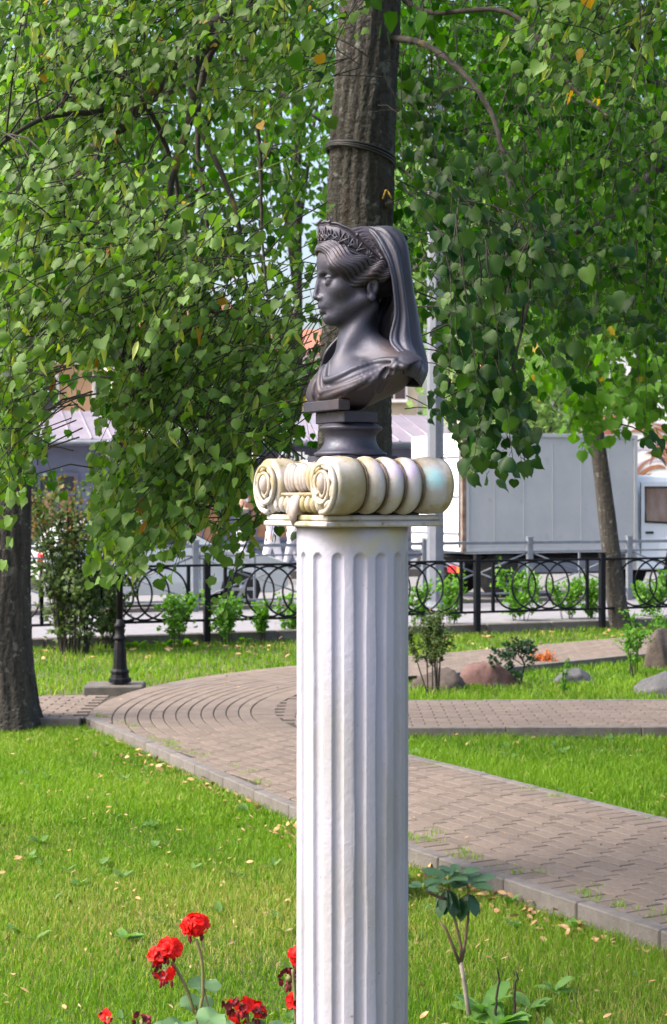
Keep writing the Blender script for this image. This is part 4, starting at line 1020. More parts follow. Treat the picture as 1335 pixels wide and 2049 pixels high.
for box, n, Z in (((1040, 380, 1380, 640), 120, (19.5, 23.5)), ((1060, 600, 1340, 790), 95, (19.5, 23)), ((1120, 760, 1330, 850), 22, (19.5, 22)), ((1000, 100, 1380, 400), 90, (19.5, 23.5))):
    mp.field(box, Z, n, .14, dirs=(0, -.2, -.3), jit=.9, tint=.62, dt=.4, droop=.35, tr=.005, where='mid', L=.7, leaves=10)
mp.finish(single=300, mat_mid='leaf_far', midkind='maple')

# ------------------------------------------------------------------ trees beyond the street
def far_tree(label, px, Y, z_c, rx, rz, n, size, m, trunk_r=.18, tint=.45, seed=0, tmat='bark'):
    p = at(px, 1100, Y); t = Tree('broadleaf_tree', label, (p.x, p.y, 0), 'trees beyond the street'); r = t.rng
    t.trunk([(p.x, p.y, 0), (p.x + .1, p.y, z_c * .5), (p.x, p.y, z_c), (p.x + .1, p.y, z_c + rz * .6)], [trunk_r, trunk_r * .8, trunk_r * .6, .03], m=tmat, n=20, k=6, rough=.04, seed=seed + 30)
    for k in range(7):
        a = r.uniform(0, 2 * pi); e = (p.x + math.cos(a) * rx * .7, p.y + math.sin(a) * rx * .7, z_c + r.uniform(-.5, .7) * rz)
        t.limb([(p.x, p.y, z_c * .55 + k * .15), ((p.x + e[0]) / 2, (p.y + e[1]) / 2, (z_c + e[2]) / 2 + .3), e], trunk_r * .4, .02, 'bark_dark', n=4)
    nc = 26; cl = r.normal(0, 1, (nc, 3)); cl = cl / np.linalg.norm(cl, axis=1, keepdims=True) * r.uniform(.45, 1.0, (nc, 1)) * np.array((rx, rx, rz))
    P = cl[r.integers(0, nc, n)] + r.normal(0, .26, (n, 3)) * np.array((rx, rx, rz)) * .75; P += np.array((p.x, p.y, z_c))
    tip = unit(r.normal(0, 1, (n, 3)) + np.array((0, 0, -.6))); nr = unit(r.normal(0, .6, (n, 3)) + np.array((0, -.4, .8)))
    t.mid.add(P, leaf_frames(tip, nr), size * r.uniform(.6, 1.3, n), np.clip(r.normal(tint, .18, n), .02, .72)); t.finish(mat_mid=m, midkind='tiny')
far_tree('pale green tree behind the box truck', 1075, 40, 4.2, 1.9, 1.9, 3200, .16, 'leaf_pale', seed=1)
far_tree('broad green tree beyond the pale trees', 1000, 47, 8.5, 4.2, 4.2, 6500, .24, 'leaf_far', seed=2)
far_tree('tall green tree above the painted gable', 1330, 50, 10.5, 4.6, 4.6, 5200, .26, 'leaf_far', seed=3)
far_tree('leafy tree behind the shop roof', 430, 50, 5.2, 2.4, 1.5, 1500, .24, 'leaf_far', seed=4)
far_tree('tall tree rising behind the peach house', 120, 64, 14.5, 4.0, 4.2, 2600, .32, 'leaf_far', seed=5)
far_tree('dense tree left of the peach house', -60, 46, 9.5, 4.0, 4.6, 4600, .26, 'leaf_far', seed=6)
far_tree('pale trunked tree beside the grey pole', 922, 33, 6.2, 1.7, 2.4, 2600, .17, 'leaf_pale', trunk_r=.22, seed=7, tmat='pale_bark')
far_tree('large tree behind the shop at the far left', 40, 46, 11.0, 5.2, 5.0, 4600, .30, 'leaf_far', seed=8, tint=.55)
far_tree('large tree behind the shop above the hanging leaves', 330, 47, 12.0, 4.4, 4.6, 2100, .30, 'leaf_far', seed=9, tint=.55)
far_tree('high tree crown behind the bust', 590, 52, 15.5, 4.4, 3.6, 1700, .30, 'leaf_far', seed=10, tint=.55)
far_tree('large tree across the street right of the grey pole', 910, 46, 11.5, 4.8, 5.0, 6500, .30, 'leaf_far', seed=11, tint=.5)
far_tree('large tree across the street above the truck', 1190, 48, 12.0, 5.2, 5.2, 6500, .30, 'leaf_far', seed=12, tint=.5)
# ------------------------------------------------------------------ grass and what lies in it
def blades(N, area, h, w, seed, lean=.45, test=None, patch=1.0, dry=.06):
    r = np.random.default_rng(seed); x0, y0, x1, y1 = area
    P = np.stack([r.uniform(x0, x1, N), r.uniform(y0, y1, N)], -1)
    px = PW / 2 + P[:, 0] / P[:, 1] * FPX; k = (px > -60) & (px < PW + 60) & lawn_mask(P)
    if test is not None: k &= test(P)
    P = P[k]; n = len(P)
    # long and short patches
    f = (np.sin(P[:, 0] * 2.1 + 1.3 * np.sin(P[:, 1] * 1.7)) + np.sin(P[:, 1] * 2.9 + 2 * np.sin(P[:, 0] * 1.1)) + np.sin(P[:, 0] * 6.3 + P[:, 1] * 4.1) * .6) / 2.6
    H = h * (1 + .35 * f * patch) * r.uniform(.45, 1.35, n); W = w * r.uniform(.6, 1.3, n)
    a = r.uniform(0, 2 * pi, n); d = np.stack([np.cos(a), np.sin(a)], -1); b = r.uniform(0, 2 * pi, n); e = np.stack([np.cos(b), np.sin(b)], -1)
    ln = lean * r.uniform(.2, 1.6, n)
    z0 = np.full(n, GZ)
    base = np.concatenate([P, z0[:, None]], 1)
    mid = base + np.concatenate([e * (H * ln * .35)[:, None], (H * .6)[:, None]], 1); tip = base + np.concatenate([e * (H * ln)[:, None], (H * (1 - .25 * ln))[:, None]], 1)
    s_ = np.concatenate([d * W[:, None] / 2, np.zeros((n, 1))], 1)
    V = np.stack([base - s_, base + s_, mid + s_ * .8, mid - s_ * .8, tip], 1).reshape(-1, 3)
    i = np.arange(n)[:, None] * 5
    T = np.clip(.42 + .22 * f + r.normal(0, .22, n), .02, .72)
    dr = r.random(n) < dry * (1 + 1.6 * np.clip(np.sin(P[:, 0] * 1.3 + 2.1) * np.sin(P[:, 1] * 1.9 + .6), -.5, 1)); T = np.where(dr, r.uniform(.92, 1.0, n), T)
    return V, [i + np.array([[0, 1, 2, 3]]), i + np.array([[3, 2, 4]])], np.repeat(T, 5)
def grass(label, *a, **k):
    V, F, T = blades(*a, **k); return tag(link('grass', np_mesh('grass', V, F, M_['grass'], False, T)), label, 'grass', kind='stuff')
front = lambda P: ~inpoly(P, [(PI_[0], PI_[1]), inner_end, (9, 3), (9, 12.5), (PI_[0], 12.5)])
grass('mown lawn in front of the kerb with dry bits, around the flowers', 200000, (-1.9, 4.9, 1.9, 9.0), .044, .0034, 1, dry=.20)
grass('bright lawn between the left trunk and the kerb', 100000, (-3.0, 9.0, .2, 12.95), .056, .0052, 2, test=front, dry=.08)
grass('bright triangle of lawn right of the column between the two paths', 80000, (.1, 7.5, 3.2, 12.45), .068, .006, 3, test=lambda P: ~front(P), dry=.03)
grass('lawn round the boulders behind the straight path', 60000, (-.6, 14.1, 5.6, 22), .075, .010, 4, test=lambda P: (P[:, 1] - UO_[1]) * DU[0] < (P[:, 0] - UO_[0]) * DU[1], dry=.03)
grass('strip of lawn along the fence behind the bend of the path', 60000, (-5.0, 14.4, 5.6, 23.5), .07, .011, 5, test=lambda P: (P[:, 1] - UO_[1]) * DU[0] > (P[:, 0] - UO_[0]) * DU[1], dry=.06)
# fallen leaves and bracts in the lawn and on the paths
M_['litter'] = mat('dry_leaf', C(.42, .27, .13), C(.30, .15, .06), scale=30, rough=.85, c3=C(.6, .45, .28), scale3=12)
M_['litter2'] = mat('pale_dry_bract', C(.34, .25, .14), C(.27, .17, .08), scale=30, rough=.85)
def litter(name, label, N, area, smin, smax, seed, m, z, keep, kind='oval'):
    r = np.random.default_rng(seed); P = np.stack([r.uniform(area[0], area[2], N), r.uniform(area[1], area[3], N)], -1); px = PW / 2 + P[:, 0] / P[:, 1] * FPX
    k = (px > -20) & (px < PW + 20); k &= lawn_mask(P) if keep == 'lawn' else (inpoly(P, MAIN) | inpoly(P, CROSS) | inpoly(P, UPPER) | inpoly(P, LEFT)); P = P[k]; n = len(P)
    a = r.uniform(0, 2 * pi, n); tip = np.stack([np.cos(a), np.sin(a), r.normal(0, .35, n)], -1); nr = unit(np.stack([r.normal(0, .5, n), r.normal(0, .5, n), np.ones(n)], -1))
    L = Leaves(); L.add(np.concatenate([P, (z + r.uniform(0, .022 if keep == 'lawn' else .004, n))[:, None]], 1), leaf_frames(tip, nr), r.uniform(smin, smax, n), r.uniform(0, .7, n))
    V0, F0 = TPL[kind]; V0 = V0 * np.array((1, 1, .6)); P, B, S, T = L.cat(); V = (V0[None] * S[:, None, None]) @ B + P[:, None]; F = F0[None] + (np.arange(n) * len(V0))[:, None, None]
    tag(link(name, np_mesh(name, V.reshape(-1, 3), F.reshape(-1, 3), m, True)), label, 'leaves', kind='stuff')
litter('fallen_leaves', 'small brown fallen leaves scattered through the lawns', 560, (-3, 4.9, 3.2, 12.4), .018, .045, 3, M_['litter'], GZ + .035, 'lawn')
litter('fallen_bracts', 'pale dry bracts scattered over the near lawn', 800, (-2, 4.9, 2, 11), .016, .036, 4, M_['litter2'], GZ + .035, 'lawn', 'lance')
litter('path_litter', 'bits of leaf and twig lying on the paving', 260, (-3, 6, 3.2, 17), .015, .045, 5, M_['litter'], .004, 'path', 'lance')
litter('fence_litter', 'brown leaf litter under the shrubs along the fence', 700, (-4.5, 18.5, 5.5, 23), .05, .10, 6, M_['litter'], GZ + .03, 'lawn')

# small broad-leaved weeds all through the lawns
r = np.random.default_rng(61); n = 300; P = np.stack([r.uniform(-3, 3.2, n), r.uniform(5, 13, n)], -1); P = P[lawn_mask(P)]; Lw = Leaves()
for p in P:
    k = int(r.integers(3, 7)); a = r.uniform(0, 2 * pi, k); b = np.array((p[0], p[1], GZ + .02)); tip = np.stack([np.cos(a), np.sin(a), r.uniform(.3, 1.4, k)], -1)
    Lw.add(np.repeat(b[None], k, 0), leaf_frames(tip, np.stack([-np.cos(a) * .4, -np.sin(a) * .4 - .2, np.ones(k)], -1)), r.uniform(.03, .075) * r.uniform(.7, 1.2, k), r.uniform(.2, .75, k))
Pw, Bw, Sw, Tw = Lw.cat(); V0, F0 = TPL['oval']; V = (V0[None] * Sw[:, None, None]) @ Bw + Pw[:, None]
M_['weed0'] = leaf_mat('lawn_weed_leaf', C(.04, .12, .02), C(.11, .21, .05), C(.3, .26, .08), trans=.35, rough=.55)
tag(link('lawn_weeds', np_mesh('lawn_weeds', V.reshape(-1, 3), (F0[None] + (np.arange(len(Pw)) * len(V0))[:, None, None]).reshape(-1, 3), M_['weed0'], True, np.repeat(Tw, len(V0)))), 'small broad-leaved weeds scattered through the lawns', 'weeds', kind='stuff')
# tufts of grass in the joints along the kerb
def tufts(label, spots, seed):
    r = np.random.default_rng(seed); V = []; F = []; T = []; b = 0
    for x, y, s_ in spots:
        for i in range(int(r.integers(8, 22))):
            a = r.uniform(0, 2 * pi); c = np.array((x + r.normal(0, .025), y + r.normal(0, .018), 0)); h = s_ * r.uniform(.4, 1.2); d = np.array((math.cos(a), math.sin(a), 0)); w = np.array((-d[1], d[0], 0)) * .002
            V += [c - w, c + w, c + d * h * .5 + (0, 0, h)]; F.append((b, b + 1, b + 2)); T += [r.uniform(.3, .8)] * 3; b += 3
    tag(link('grass_tufts', np_mesh('grass_tufts', np.array(V), np.array(F), M_['grass'], False, T)), label, 'grass', kind='stuff')
sp_ = []
for a, b in zip(KOUT, KOUT[1:]):
    for k in range(26):
        t = r.random(); q = np.array(a) + (np.array(b) - np.array(a)) * t + np.array((.866, .5)) * (.05 + abs(r.normal(0, .10))); sp_.append((q[0], q[1], r.uniform(.015, .05)))
for k in range(22):
    q = PI_ + DF * r.uniform(.5, 6) - np.array((.866, .5)) * abs(r.normal(0, .05)); sp_.append((q[0], q[1], r.uniform(.01, .03)))
tufts('little grass tufts growing in the paving along the kerb', sp_, 9)

# brown leaves blown against the kerb
r = np.random.default_rng(17); L = Leaves(); pts = []
for a, b in zip(KOUT[:3], KOUT[1:4]):
    for k in range(120):
        t = r.beta(2, 2); q = np.array(a) + (np.array(b) - np.array(a)) * t - np.array((.866, .5)) * (.05 + abs(r.normal(0, .13))); pts.append(q)
pts = np.array(pts); n = len(pts); a = r.uniform(0, 2 * pi, n)
L.add(np.concatenate([pts, (GZ + r.uniform(.02, .055, n))[:, None]], 1), leaf_frames(np.stack([np.cos(a), np.sin(a), r.normal(0, .5, n)], -1), unit(np.stack([r.normal(0, .6, n), r.normal(0, .6, n), np.ones(n)], -1))), r.uniform(.02, .05, n), r.uniform(0, .7, n))
P, B, S, T = L.cat(); V0, F0 = TPL['oval']; V = (V0[None] * np.array((1.4, 1, 1)) * S[:, None, None]) @ B + P[:, None]
tag(link('kerb_leaves', np_mesh('kerb_leaves', V.reshape(-1, 3), (F0[None] + (np.arange(n) * len(V0))[:, None, None]).reshape(-1, 3), M_['litter'], True)), 'brown leaves gathered along the grass side of the kerb', 'leaves', kind='stuff')
# ------------------------------------------------------------------ lamp post
p = gnd(240, 1366, .03)
lamp = thing('street_lamp', 'black cast-iron park lamp post on a stone slab by the path', 'street lamp', (p.x, p.y, .035))
MB().lathe([(.104, .0), (.104, .035), (.086, .045), (.080, .075), (.086, .085), (.086, .105), (.066, .125), (.056, .30), (.048, .37), (.042, .385)], 10, smooth=False).build('base', M_['lamp_iron'], lamp, False)
MB().lathe([(.042, .385), (.060, .395), (.062, .412), (.045, .425), (.040, .47), (.040, .50), (.052, .51), (.053, .53), (.038, .545), (.031, .58)], 20).build('collar', M_['lamp_iron'], lamp, False)
MB().lathe([(.030, .575), (.028, 1.6), (.026, 2.55), (.045, 2.57), (.05, 2.60), (.02, 2.63)], 16).build('shaft', M_['lamp_iron'], lamp, False)
M_['lantern_glass'] = mat('lantern_glass', C(.7, .7, .66), rough=.4)
l_ = MB().lathe([(.09, 2.63), (.16, 2.95)], 6, smooth=False).build('lantern', M_['lantern_glass'], lamp, False)
MB().lathe([(.19, 2.95), (.10, 3.06), (.03, 3.1), (.02, 3.18), (.005, 3.2)], 6, smooth=False).build('lantern_cap', M_['lamp_iron'], l_, False)
M_['slab'] = mat('dark_slab', C(.07, .065, .06), C(.11, .10, .09), scale=9, rough=.9, bump=.4)
slab_ = MB().box((p.x - .05, p.y + .03, -.035), (.54, .46, .105), .05, .012).build('stone_slab', M_['slab']); tag(slab_, 'stone slab under the black lamp post', 'slab')

# ------------------------------------------------------------------ boulders
def boulder(label, px, py, w, h, d, m, seed, rz=0.0, yy=None):
    q = gnd(px, py, GZ); r = np.random.default_rng(seed); mb = MB(); mb.ball((0, 0, 0), 1, 44, 30)
    V = np.array(mb.v); K = r.normal(0, 1, (9, 3)); ph = r.uniform(0, 6, 9); nz = sum(np.sin(V @ (K[i] * (1.2 + .5 * i)) + ph[i]) / (1.6 + .8 * i) for i in range(9))
    pl = unit(r.normal(0, 1, (9, 3))); cut_ = np.minimum.reduce([np.where((V @ a) > .2, (.62 + .2 * r.random()) / np.maximum(V @ a, .2), 9) for a in pl]); s_ = np.minimum(1 + .10 * nz, cut_ * (1 + .03 * nz)) * (1 + .022 * np.sin(V @ K[2] * 9 + ph[1]) * np.sin(V @ K[4] * 11 + ph[3]) + r.normal(0, .008, len(V)))
    V = V * s_[:, None] * np.array((w / 2, d / 2, h)); c, s2 = math.cos(rz), math.sin(rz); V = np.stack([V[:, 0] * c - V[:, 1] * s2, V[:, 0] * s2 + V[:, 1] * c, V[:, 2]], -1)
    mb.v = [tuple(v) for v in V]; o = mb.build('boulder', M_[m]); o.location = (q.x, q.y + d * .35, GZ - .02); return tag(o, label, 'boulder', 'boulders on the far lawn')
M_['rock_pink'] = mat('reddish_granite', C(.085, .042, .038), C(.13, .072, .065), scale=14, rough=.85, bump=.7, bscale=40, c3=C(.08, .065, .065), scale3=3)
M_['rock_grey'] = mat('grey_granite', C(.05, .052, .057), C(.09, .09, .097), scale=16, rough=.85, bump=.8, bscale=40, c3=C(.10, .10, .10), scale3=4)
M_['rock_brown'] = mat('brown_granite', C(.045, .035, .03), C(.075, .058, .05), scale=14, rough=.9, bump=.8, bscale=40, c3=C(.09, .075, .06), scale3=3)
boulder('reddish boulder behind the small dark yew', 985, 1376, .58, .31, .46, 'rock_pink', 3, .2)
boulder('long grey-brown boulder half hidden by the thin dark shrub', 880, 1386, .58, .27, .44, 'rock_brown', 5)
boulder('low grey boulder alone in the grass beside the leafy sprig', 1150, 1371, .50, .235, .38, 'rock_grey', 7, -.1)
boulder('grey boulder at the right edge nearest to the straight path', 1325, 1396, .54, .26, .42, 'rock_grey', 9)
boulder('tall brown boulder behind the airy shrub at the right edge', 1330, 1342, .46, .46, .42, 'rock_brown', 11)

# ------------------------------------------------------------------ shrubs
M_['leaf_bright'] = leaf_mat('bright_leaf', C(.05, .16, .012), C(.13, .30, .03), C(.35, .25, .04), trans=.45, rough=.5)
M_['leaf_olive'] = leaf_mat('dark_olive_leaf', C(.022, .05, .012), C(.075, .125, .03), C(.20, .11, .03), trans=.3, rough=.6)
M_['leaf_yew'] = leaf_mat('yew_needles', C(.008, .035, .012), C(.02, .065, .022), C(.06, .08, .03), trans=.15, rough=.5)
M_['leaf_red'] = leaf_mat('withered_leaf', C(.30, .07, .02), C(.45, .14, .03), C(.4, .2, .05), trans=.3, rough=.7)
def shrub(name, label, base, h, w, stems, nleaf, size, m, kind='simple', bare=.25, tint=.4, old=.0, dtop=0, seed=0, sm='twig', upright=.6, group=None, sr=.006, cat='shrub'):
    t = thing(name, label, cat, tuple(base), 0, group); r = np.random.default_rng(hash_(label) + seed); segs = []; pts = []
    b = np.array(base)
    for i in range(stems):
        a = r.uniform(0, 2 * pi); sp_ = r.uniform(.15, 1) * w / 2; top = b + np.array((math.cos(a) * sp_, math.sin(a) * sp_ * .8, h * r.uniform(.7, 1.0)))
        st_ = b + np.array((math.cos(a), math.sin(a), 0)) * w * .10; mid = st_ * .45 + top * .55 + np.array((math.cos(a) * -w * .10 * upright, 0, .0)) + r.normal(0, w * .04, 3)
        C_ = np.array(spline([st_, mid, top], 8)); segs.append((C_, np.linspace(sr, sr * .3, len(C_))))
        for k in range(10):
            f = bare + (1 - bare) * r.random(); i0 = int(f * (len(C_) - 1)); d = unit(r.normal(0, 1, 3) * np.array((1, 1, .35)) + np.array((0, 0, .75)))
            L = w * r.uniform(.16, .34); Q = C_[i0] + np.outer(np.linspace(0, 1, 5), d * L) + np.outer(np.linspace(0, 1, 5) ** 2, (0, 0, .04 * L)); segs.append((Q, np.linspace(sr * .45, sr * .18, 5))); pts.append(Q)
        pts.append(C_[int(bare * len(C_)):])
    V, F = tubes_np(segs, 5); link('stems', np_mesh('stems', V, F, M_[sm], True), t)
    P = np.concatenate(pts); P = P[r.integers(0, len(P), nleaf)] + r.normal(0, w * .028, (nleaf, 3)); zr = (P[:, 2] - b[2]) / h
    tip = unit(r.normal(0, .7, (nleaf, 3)) + np.array((0, 0, .35))); nr = unit(r.normal(0, .55, (nleaf, 3)) + np.array((-.2, -.4, .8)))
    T = np.clip(tint + r.normal(0, .14, nleaf), .02, .72); T = np.where(r.random(nleaf) < old + dtop * np.clip((zr - .6) * 2.5, 0, 1), r.uniform(.9, 1, nleaf), T)
    Lv = Leaves(); Lv.add(P, leaf_frames(tip, nr), size * r.uniform(.6, 1.3, nleaf), T); Lv.emit(t, M_[m], kind); return t
shrub('shrub', 'big dark olive bush with many stems and bronze tips behind the left trunk', gnd(150, 1312, GZ), 2.0, 1.5, 24, 4300, .050, 'leaf_olive', bare=.16, dtop=.4, tint=.5, sr=.011)
shrub('shrub', 'lower dark shrub between the big olive bush and the lamp post', gnd(225, 1300, GZ), 1.05, .8, 10, 1100, .05, 'leaf_olive', bare=.2, dtop=.25, tint=.5, sr=.008)
shrub('shrub', 'thin dark upright shrub with bare legs in front of the brown boulder', gnd(868, 1392, GZ), .80, .52, 8, 3600, .024, 'leaf_olive', 'tiny', bare=.48, tint=.35, old=.05, sr=.008, upright=.2)
shrub('shrub', 'airy young shrub with bare crooked twigs at the right edge', gnd(1272, 1356, GZ), .68, .55, 5, 420, .034, 'leaf_bright', bare=.35, tint=.25, sr=.007)
shrub('shrub', 'second airy shrub at the right edge behind the boulders', gnd(1318, 1330, GZ), .62, .45, 5, 380, .034, 'leaf_bright', bare=.3, tint=.25, sr=.007)
shrub('sprig', 'small leafy sprig standing beside the low grey boulder', gnd(1127, 1396, GZ), .38, .10, 3, 90, .040, 'leaf_bright', 'oval', bare=.15, tint=.12, sr=.004, cat='plant')
shrub('withered_plant', 'withered rust-red plant behind the low grey boulder', gnd(1095, 1340, GZ), .16, .32, 9, 260, .045, 'leaf_red', 'oval', bare=.3, sr=.003, upright=0, cat='plant')
# fence-side young shrubs, bright
for i, (px, py, h, w, n, txt) in enumerate(((350, 1300, .62, .60, 520, 'bright young shrub left of the black fence post, under hanging leaves'), (455, 1292, .52, .50, 420, 'bright young shrub just right of the left black fence post'), (527, 1288, .48, .34, 260, 'small bright shrub halfway between fence post and column'), (580, 1280, .55, .36, 280, 'bright shrub touching the left side of the column'),
                                  (838, 1268, .62, .34, 300, 'bright shrub touching the right side of the column'), (905, 1266, .72, .44, 420, 'bright tall shrub left of the right black fence post'), (1040, 1260, .74, .66, 640, 'bright broad shrub right of the black fence post'), (1135, 1256, .62, .50, 430, 'bright shrub left of the slender maple'), (1180, 1255, .62, .42, 380, 'bright shrub touching the slender maple trunk'), (1300, 1250, .66, .6, 500, 'bright shrub at the right edge of the fence'))):
    shrub('shrub', txt, gnd(px, py, GZ), h * 1.12, w * 1.2, 8, int(n * 1.7), .044, 'leaf_bright', bare=.3, tint=.42, seed=i, sr=.005, group='young shrubs along the fence')
# low leafy ground cover under the fence
for i, (px, py) in enumerate(((205, 1292), (330, 1294), (372, 1292), (870, 1272), (902, 1268), (1003, 1263), (1040, 1264), (1085, 1262), (1160, 1260), (270, 1296), (480, 1287))):
    b = np.array(gnd(px, py, GZ)); r = np.random.default_rng(40 + i); n = 22; a = r.uniform(0, 2 * pi, n); tip = np.stack([np.cos(a), np.sin(a), r.uniform(.3, 1.2, n)], -1); Lv = Leaves()
    t = thing('broadleaf_weed', 'low yellow-green leafy weed under the fence, clump %s' % ('in front of the dark bush', 'below the hanging leaves', 'left of the left fence post', 'right of the column', 'beside the right fence post', 'right of that post', 'below the broad bright shrub', 'right of the broad shrub', 'left of the slender maple', 'right of the lamp post', 'right of the left fence post')[i], 'plant', tuple(b), 0, 'low weeds under the fence')
    Lv.add(b + np.stack([np.cos(a), np.sin(a), np.zeros(n)], -1) * .03, leaf_frames(tip, np.stack([-np.cos(a) * .4, -np.sin(a) * .4, np.ones(n)], -1)), r.uniform(.10, .19, n), r.uniform(.35, .72, n)); Lv.emit(t, M_['leaf_bright'], 'oval')
# small yew: flat dark sprays on crooked stems
b = gnd(1040, 1374, GZ); yew = thing('yew', 'small dark green yew with crooked stem in front of the reddish boulder', 'shrub', tuple(b)); Zy = b.y
segs = []; Lv = Leaves(); r = np.random.default_rng(77)
segs.append((np.array([at(1040, 1376, Zy), at(1045, 1350, Zy), at(1050, 1330, Zy), at(1042, 1312, Zy)]), np.array((.014, .012, .010, .008))))
segs.append((np.array([at(1034, 1376, Zy), at(1020, 1355, Zy), at(1005, 1345, Zy), at(996, 1335, Zy)]), np.array((.009, .008, .006, .005))))
for s_, e in (((1045, 1330), (985, 1300)), ((1043, 1318), (1010, 1286)), ((1042, 1314), (1048, 1282)), ((1043, 1318), (1072, 1296)), ((1046, 1330), (1070, 1318)), ((1000, 1340), (982, 1316)), ((1005, 1346), (1025, 1330)), ((1040, 1316), (1030, 1278)), ((1046, 1322), (1062, 1284)), ((1020, 1352), (1040, 1348)), ((1002, 1342), (988, 1338)), ((1030, 1305), (1000, 1310))):
    A, B_ = np.array(at(*s_, Zy)), np.array(at(*e, Zy - r.uniform(-.12, .2))); q = np.linspace(0, 1, 8)[:, None]; Q = A + (B_ - A) * q + np.array((0, 0, .02)) * np.sin(q * pi); segs.append((Q, np.linspace(.005, .0015, 8)))
    n = 110; t_ = r.uniform(.25, 1.0, n); c = A + (B_ - A) * t_[:, None]; d = unit(B_ - A); sd = unit(np.cross(d, (0, 1, .3))) * np.where(r.random(n) < .5, 1, -1)[:, None]
    o_ = sd * (r.uniform(0, .055, n) * (1.15 - t_))[:, None]
    Lv.add(c + o_ + r.normal(0, .006, (n, 3)), leaf_frames(unit(sd * .7 + d * .8 + r.normal(0, .3, (n, 3))), unit(np.array((0, -.7, .6)) + r.normal(0, .4, (n, 3)))), r.uniform(.022, .04, n), np.clip(r.normal(.4, .2, n), .02, .72))
V, F = tubes_np(segs, 6); link('stems', np_mesh('stems', V, F, M_['twig'], True), yew); Lv.emit(yew, M_['leaf_yew'], 'oval')

# ------------------------------------------------------------------ rhododendron seedling and dry sticks in the near lawn
Zs = 5.66
rh = thing('rhododendron', 'small rhododendron with whorls of leathery leaves right of the column', 'shrub', tuple(at(940, 2040, Zs))[:2] + (GZ,))
M_['leaf_rhodo'] = leaf_mat('leathery_leaf', C(.018, .07, .022), C(.07, .14, .07), C(.3, .2, .03), trans=.2, rough=.35, spec=.5)
M_['stem_grey'] = mat('grey_stem', C(.20, .17, .14), C(.28, .24, .2), scale=40, rough=.85)
def A4(L, Y): return [at(x, y, Y + d) for x, y, d in L]
MB().tube(A4([(941, 2048, 0), (934, 2000, 0), (928, 1960, 0), (922, 1925, 0)], Zs), [.009, .008, .0075, .0075], 8).build('stem', M_['stem_grey'], rh)
for L in ([(922, 1926, 0), (923, 1895, 0), (913, 1850, 0), (906, 1825, 0), (900, 1790, 0), (897, 1768, 0)], [(923, 1926, 0), (930, 1890, .02), (937, 1840, .03), (937, 1800, .03), (936, 1772, .03)], [(920, 1928, 0), (905, 1890, -.02), (893, 1860, -.03), (882, 1846, -.03)], [(901, 1800, 0), (880, 1796, -.04), (862, 1788, -.06), (850, 1780, -.08)]):
    MB().tube(A4(L, Zs), [.006 - .0022 * i / len(L) for i in range(len(L))], 7).build('branch', M_['stem'], rh)
r = np.random.default_rng(5)
def whorl(px, py, d, n, ln, rise, hang=0):
    c = np.array(at(px, py, Zs + d))
    for k in range(n):
        a = 2 * pi * k / n + r.uniform(-.25, .25); tip = unit(np.array((math.cos(a), math.sin(a), rise + r.normal(0, .15)))); nr = unit(np.array((-math.cos(a) * .3, -math.sin(a) * .3 - .25, 1.0)))
        if hang: nr = unit(np.array((math.cos(a) * .8, math.sin(a) * .8, .5)))
        L = Leaves(); sc_ = ln * r.uniform(.8, 1.15); B = leaf_frames(tip[None], nr[None])[0]; V0, F0 = TPL['oval']; t_ = float(np.clip(r.normal(.15 if hang else .55, .1), .02, .72))
        link('leaf', np_mesh('leaf', (V0 * np.array((1.5, 1, 1)) * sc_) @ B + c + tip * .012, F0, M_['leaf_rhodo'], True, np.full(len(V0), t_)), rh)
    MB().ball(tuple(c + np.array((0, 0, .008))), (.006, .006, .011), 8, 6).build('bud', M_['bract'], rh)
whorl(897, 1762, 0, 7, .085, .25); whorl(897, 1775, 0, 7, .098, -1.6, 1); whorl(936, 1768, .03, 6, .085, .35); whorl(938, 1785, .03, 5, .080, -1.1, 1); whorl(848, 1778, -.08, 6, .052, .35); whorl(915, 1752, .05, 4, .075, .6)
for lab, L in (('taller dry upright twig in the lawn right of the rhododendron', [(985, 2060, 0), (992, 2010, 0), (998, 1965, 0), (995, 1936, 0)]), ('shorter dry upright twig in the lawn, the rightmost stick', [(1029, 2052, 0), (1030, 2000, 0), (1032, 1972, 0), (1033, 1944, 0)])):
    k = thing('dry_stick', lab, 'twig', tuple(at(L[0][0], 2045, 5.6))[:2] + (GZ,), 0, 'dry sticks'); MB().tube([q + Vector((R.gauss(0, .002), 0, 0)) for q in [Vector(v) for v in spline([tuple(v) for v in A4(L, 5.6)], 4)]], [.0055 - .0025 * i / 12 for i in range(13)], 7).build('stick', M_['twig'], k)

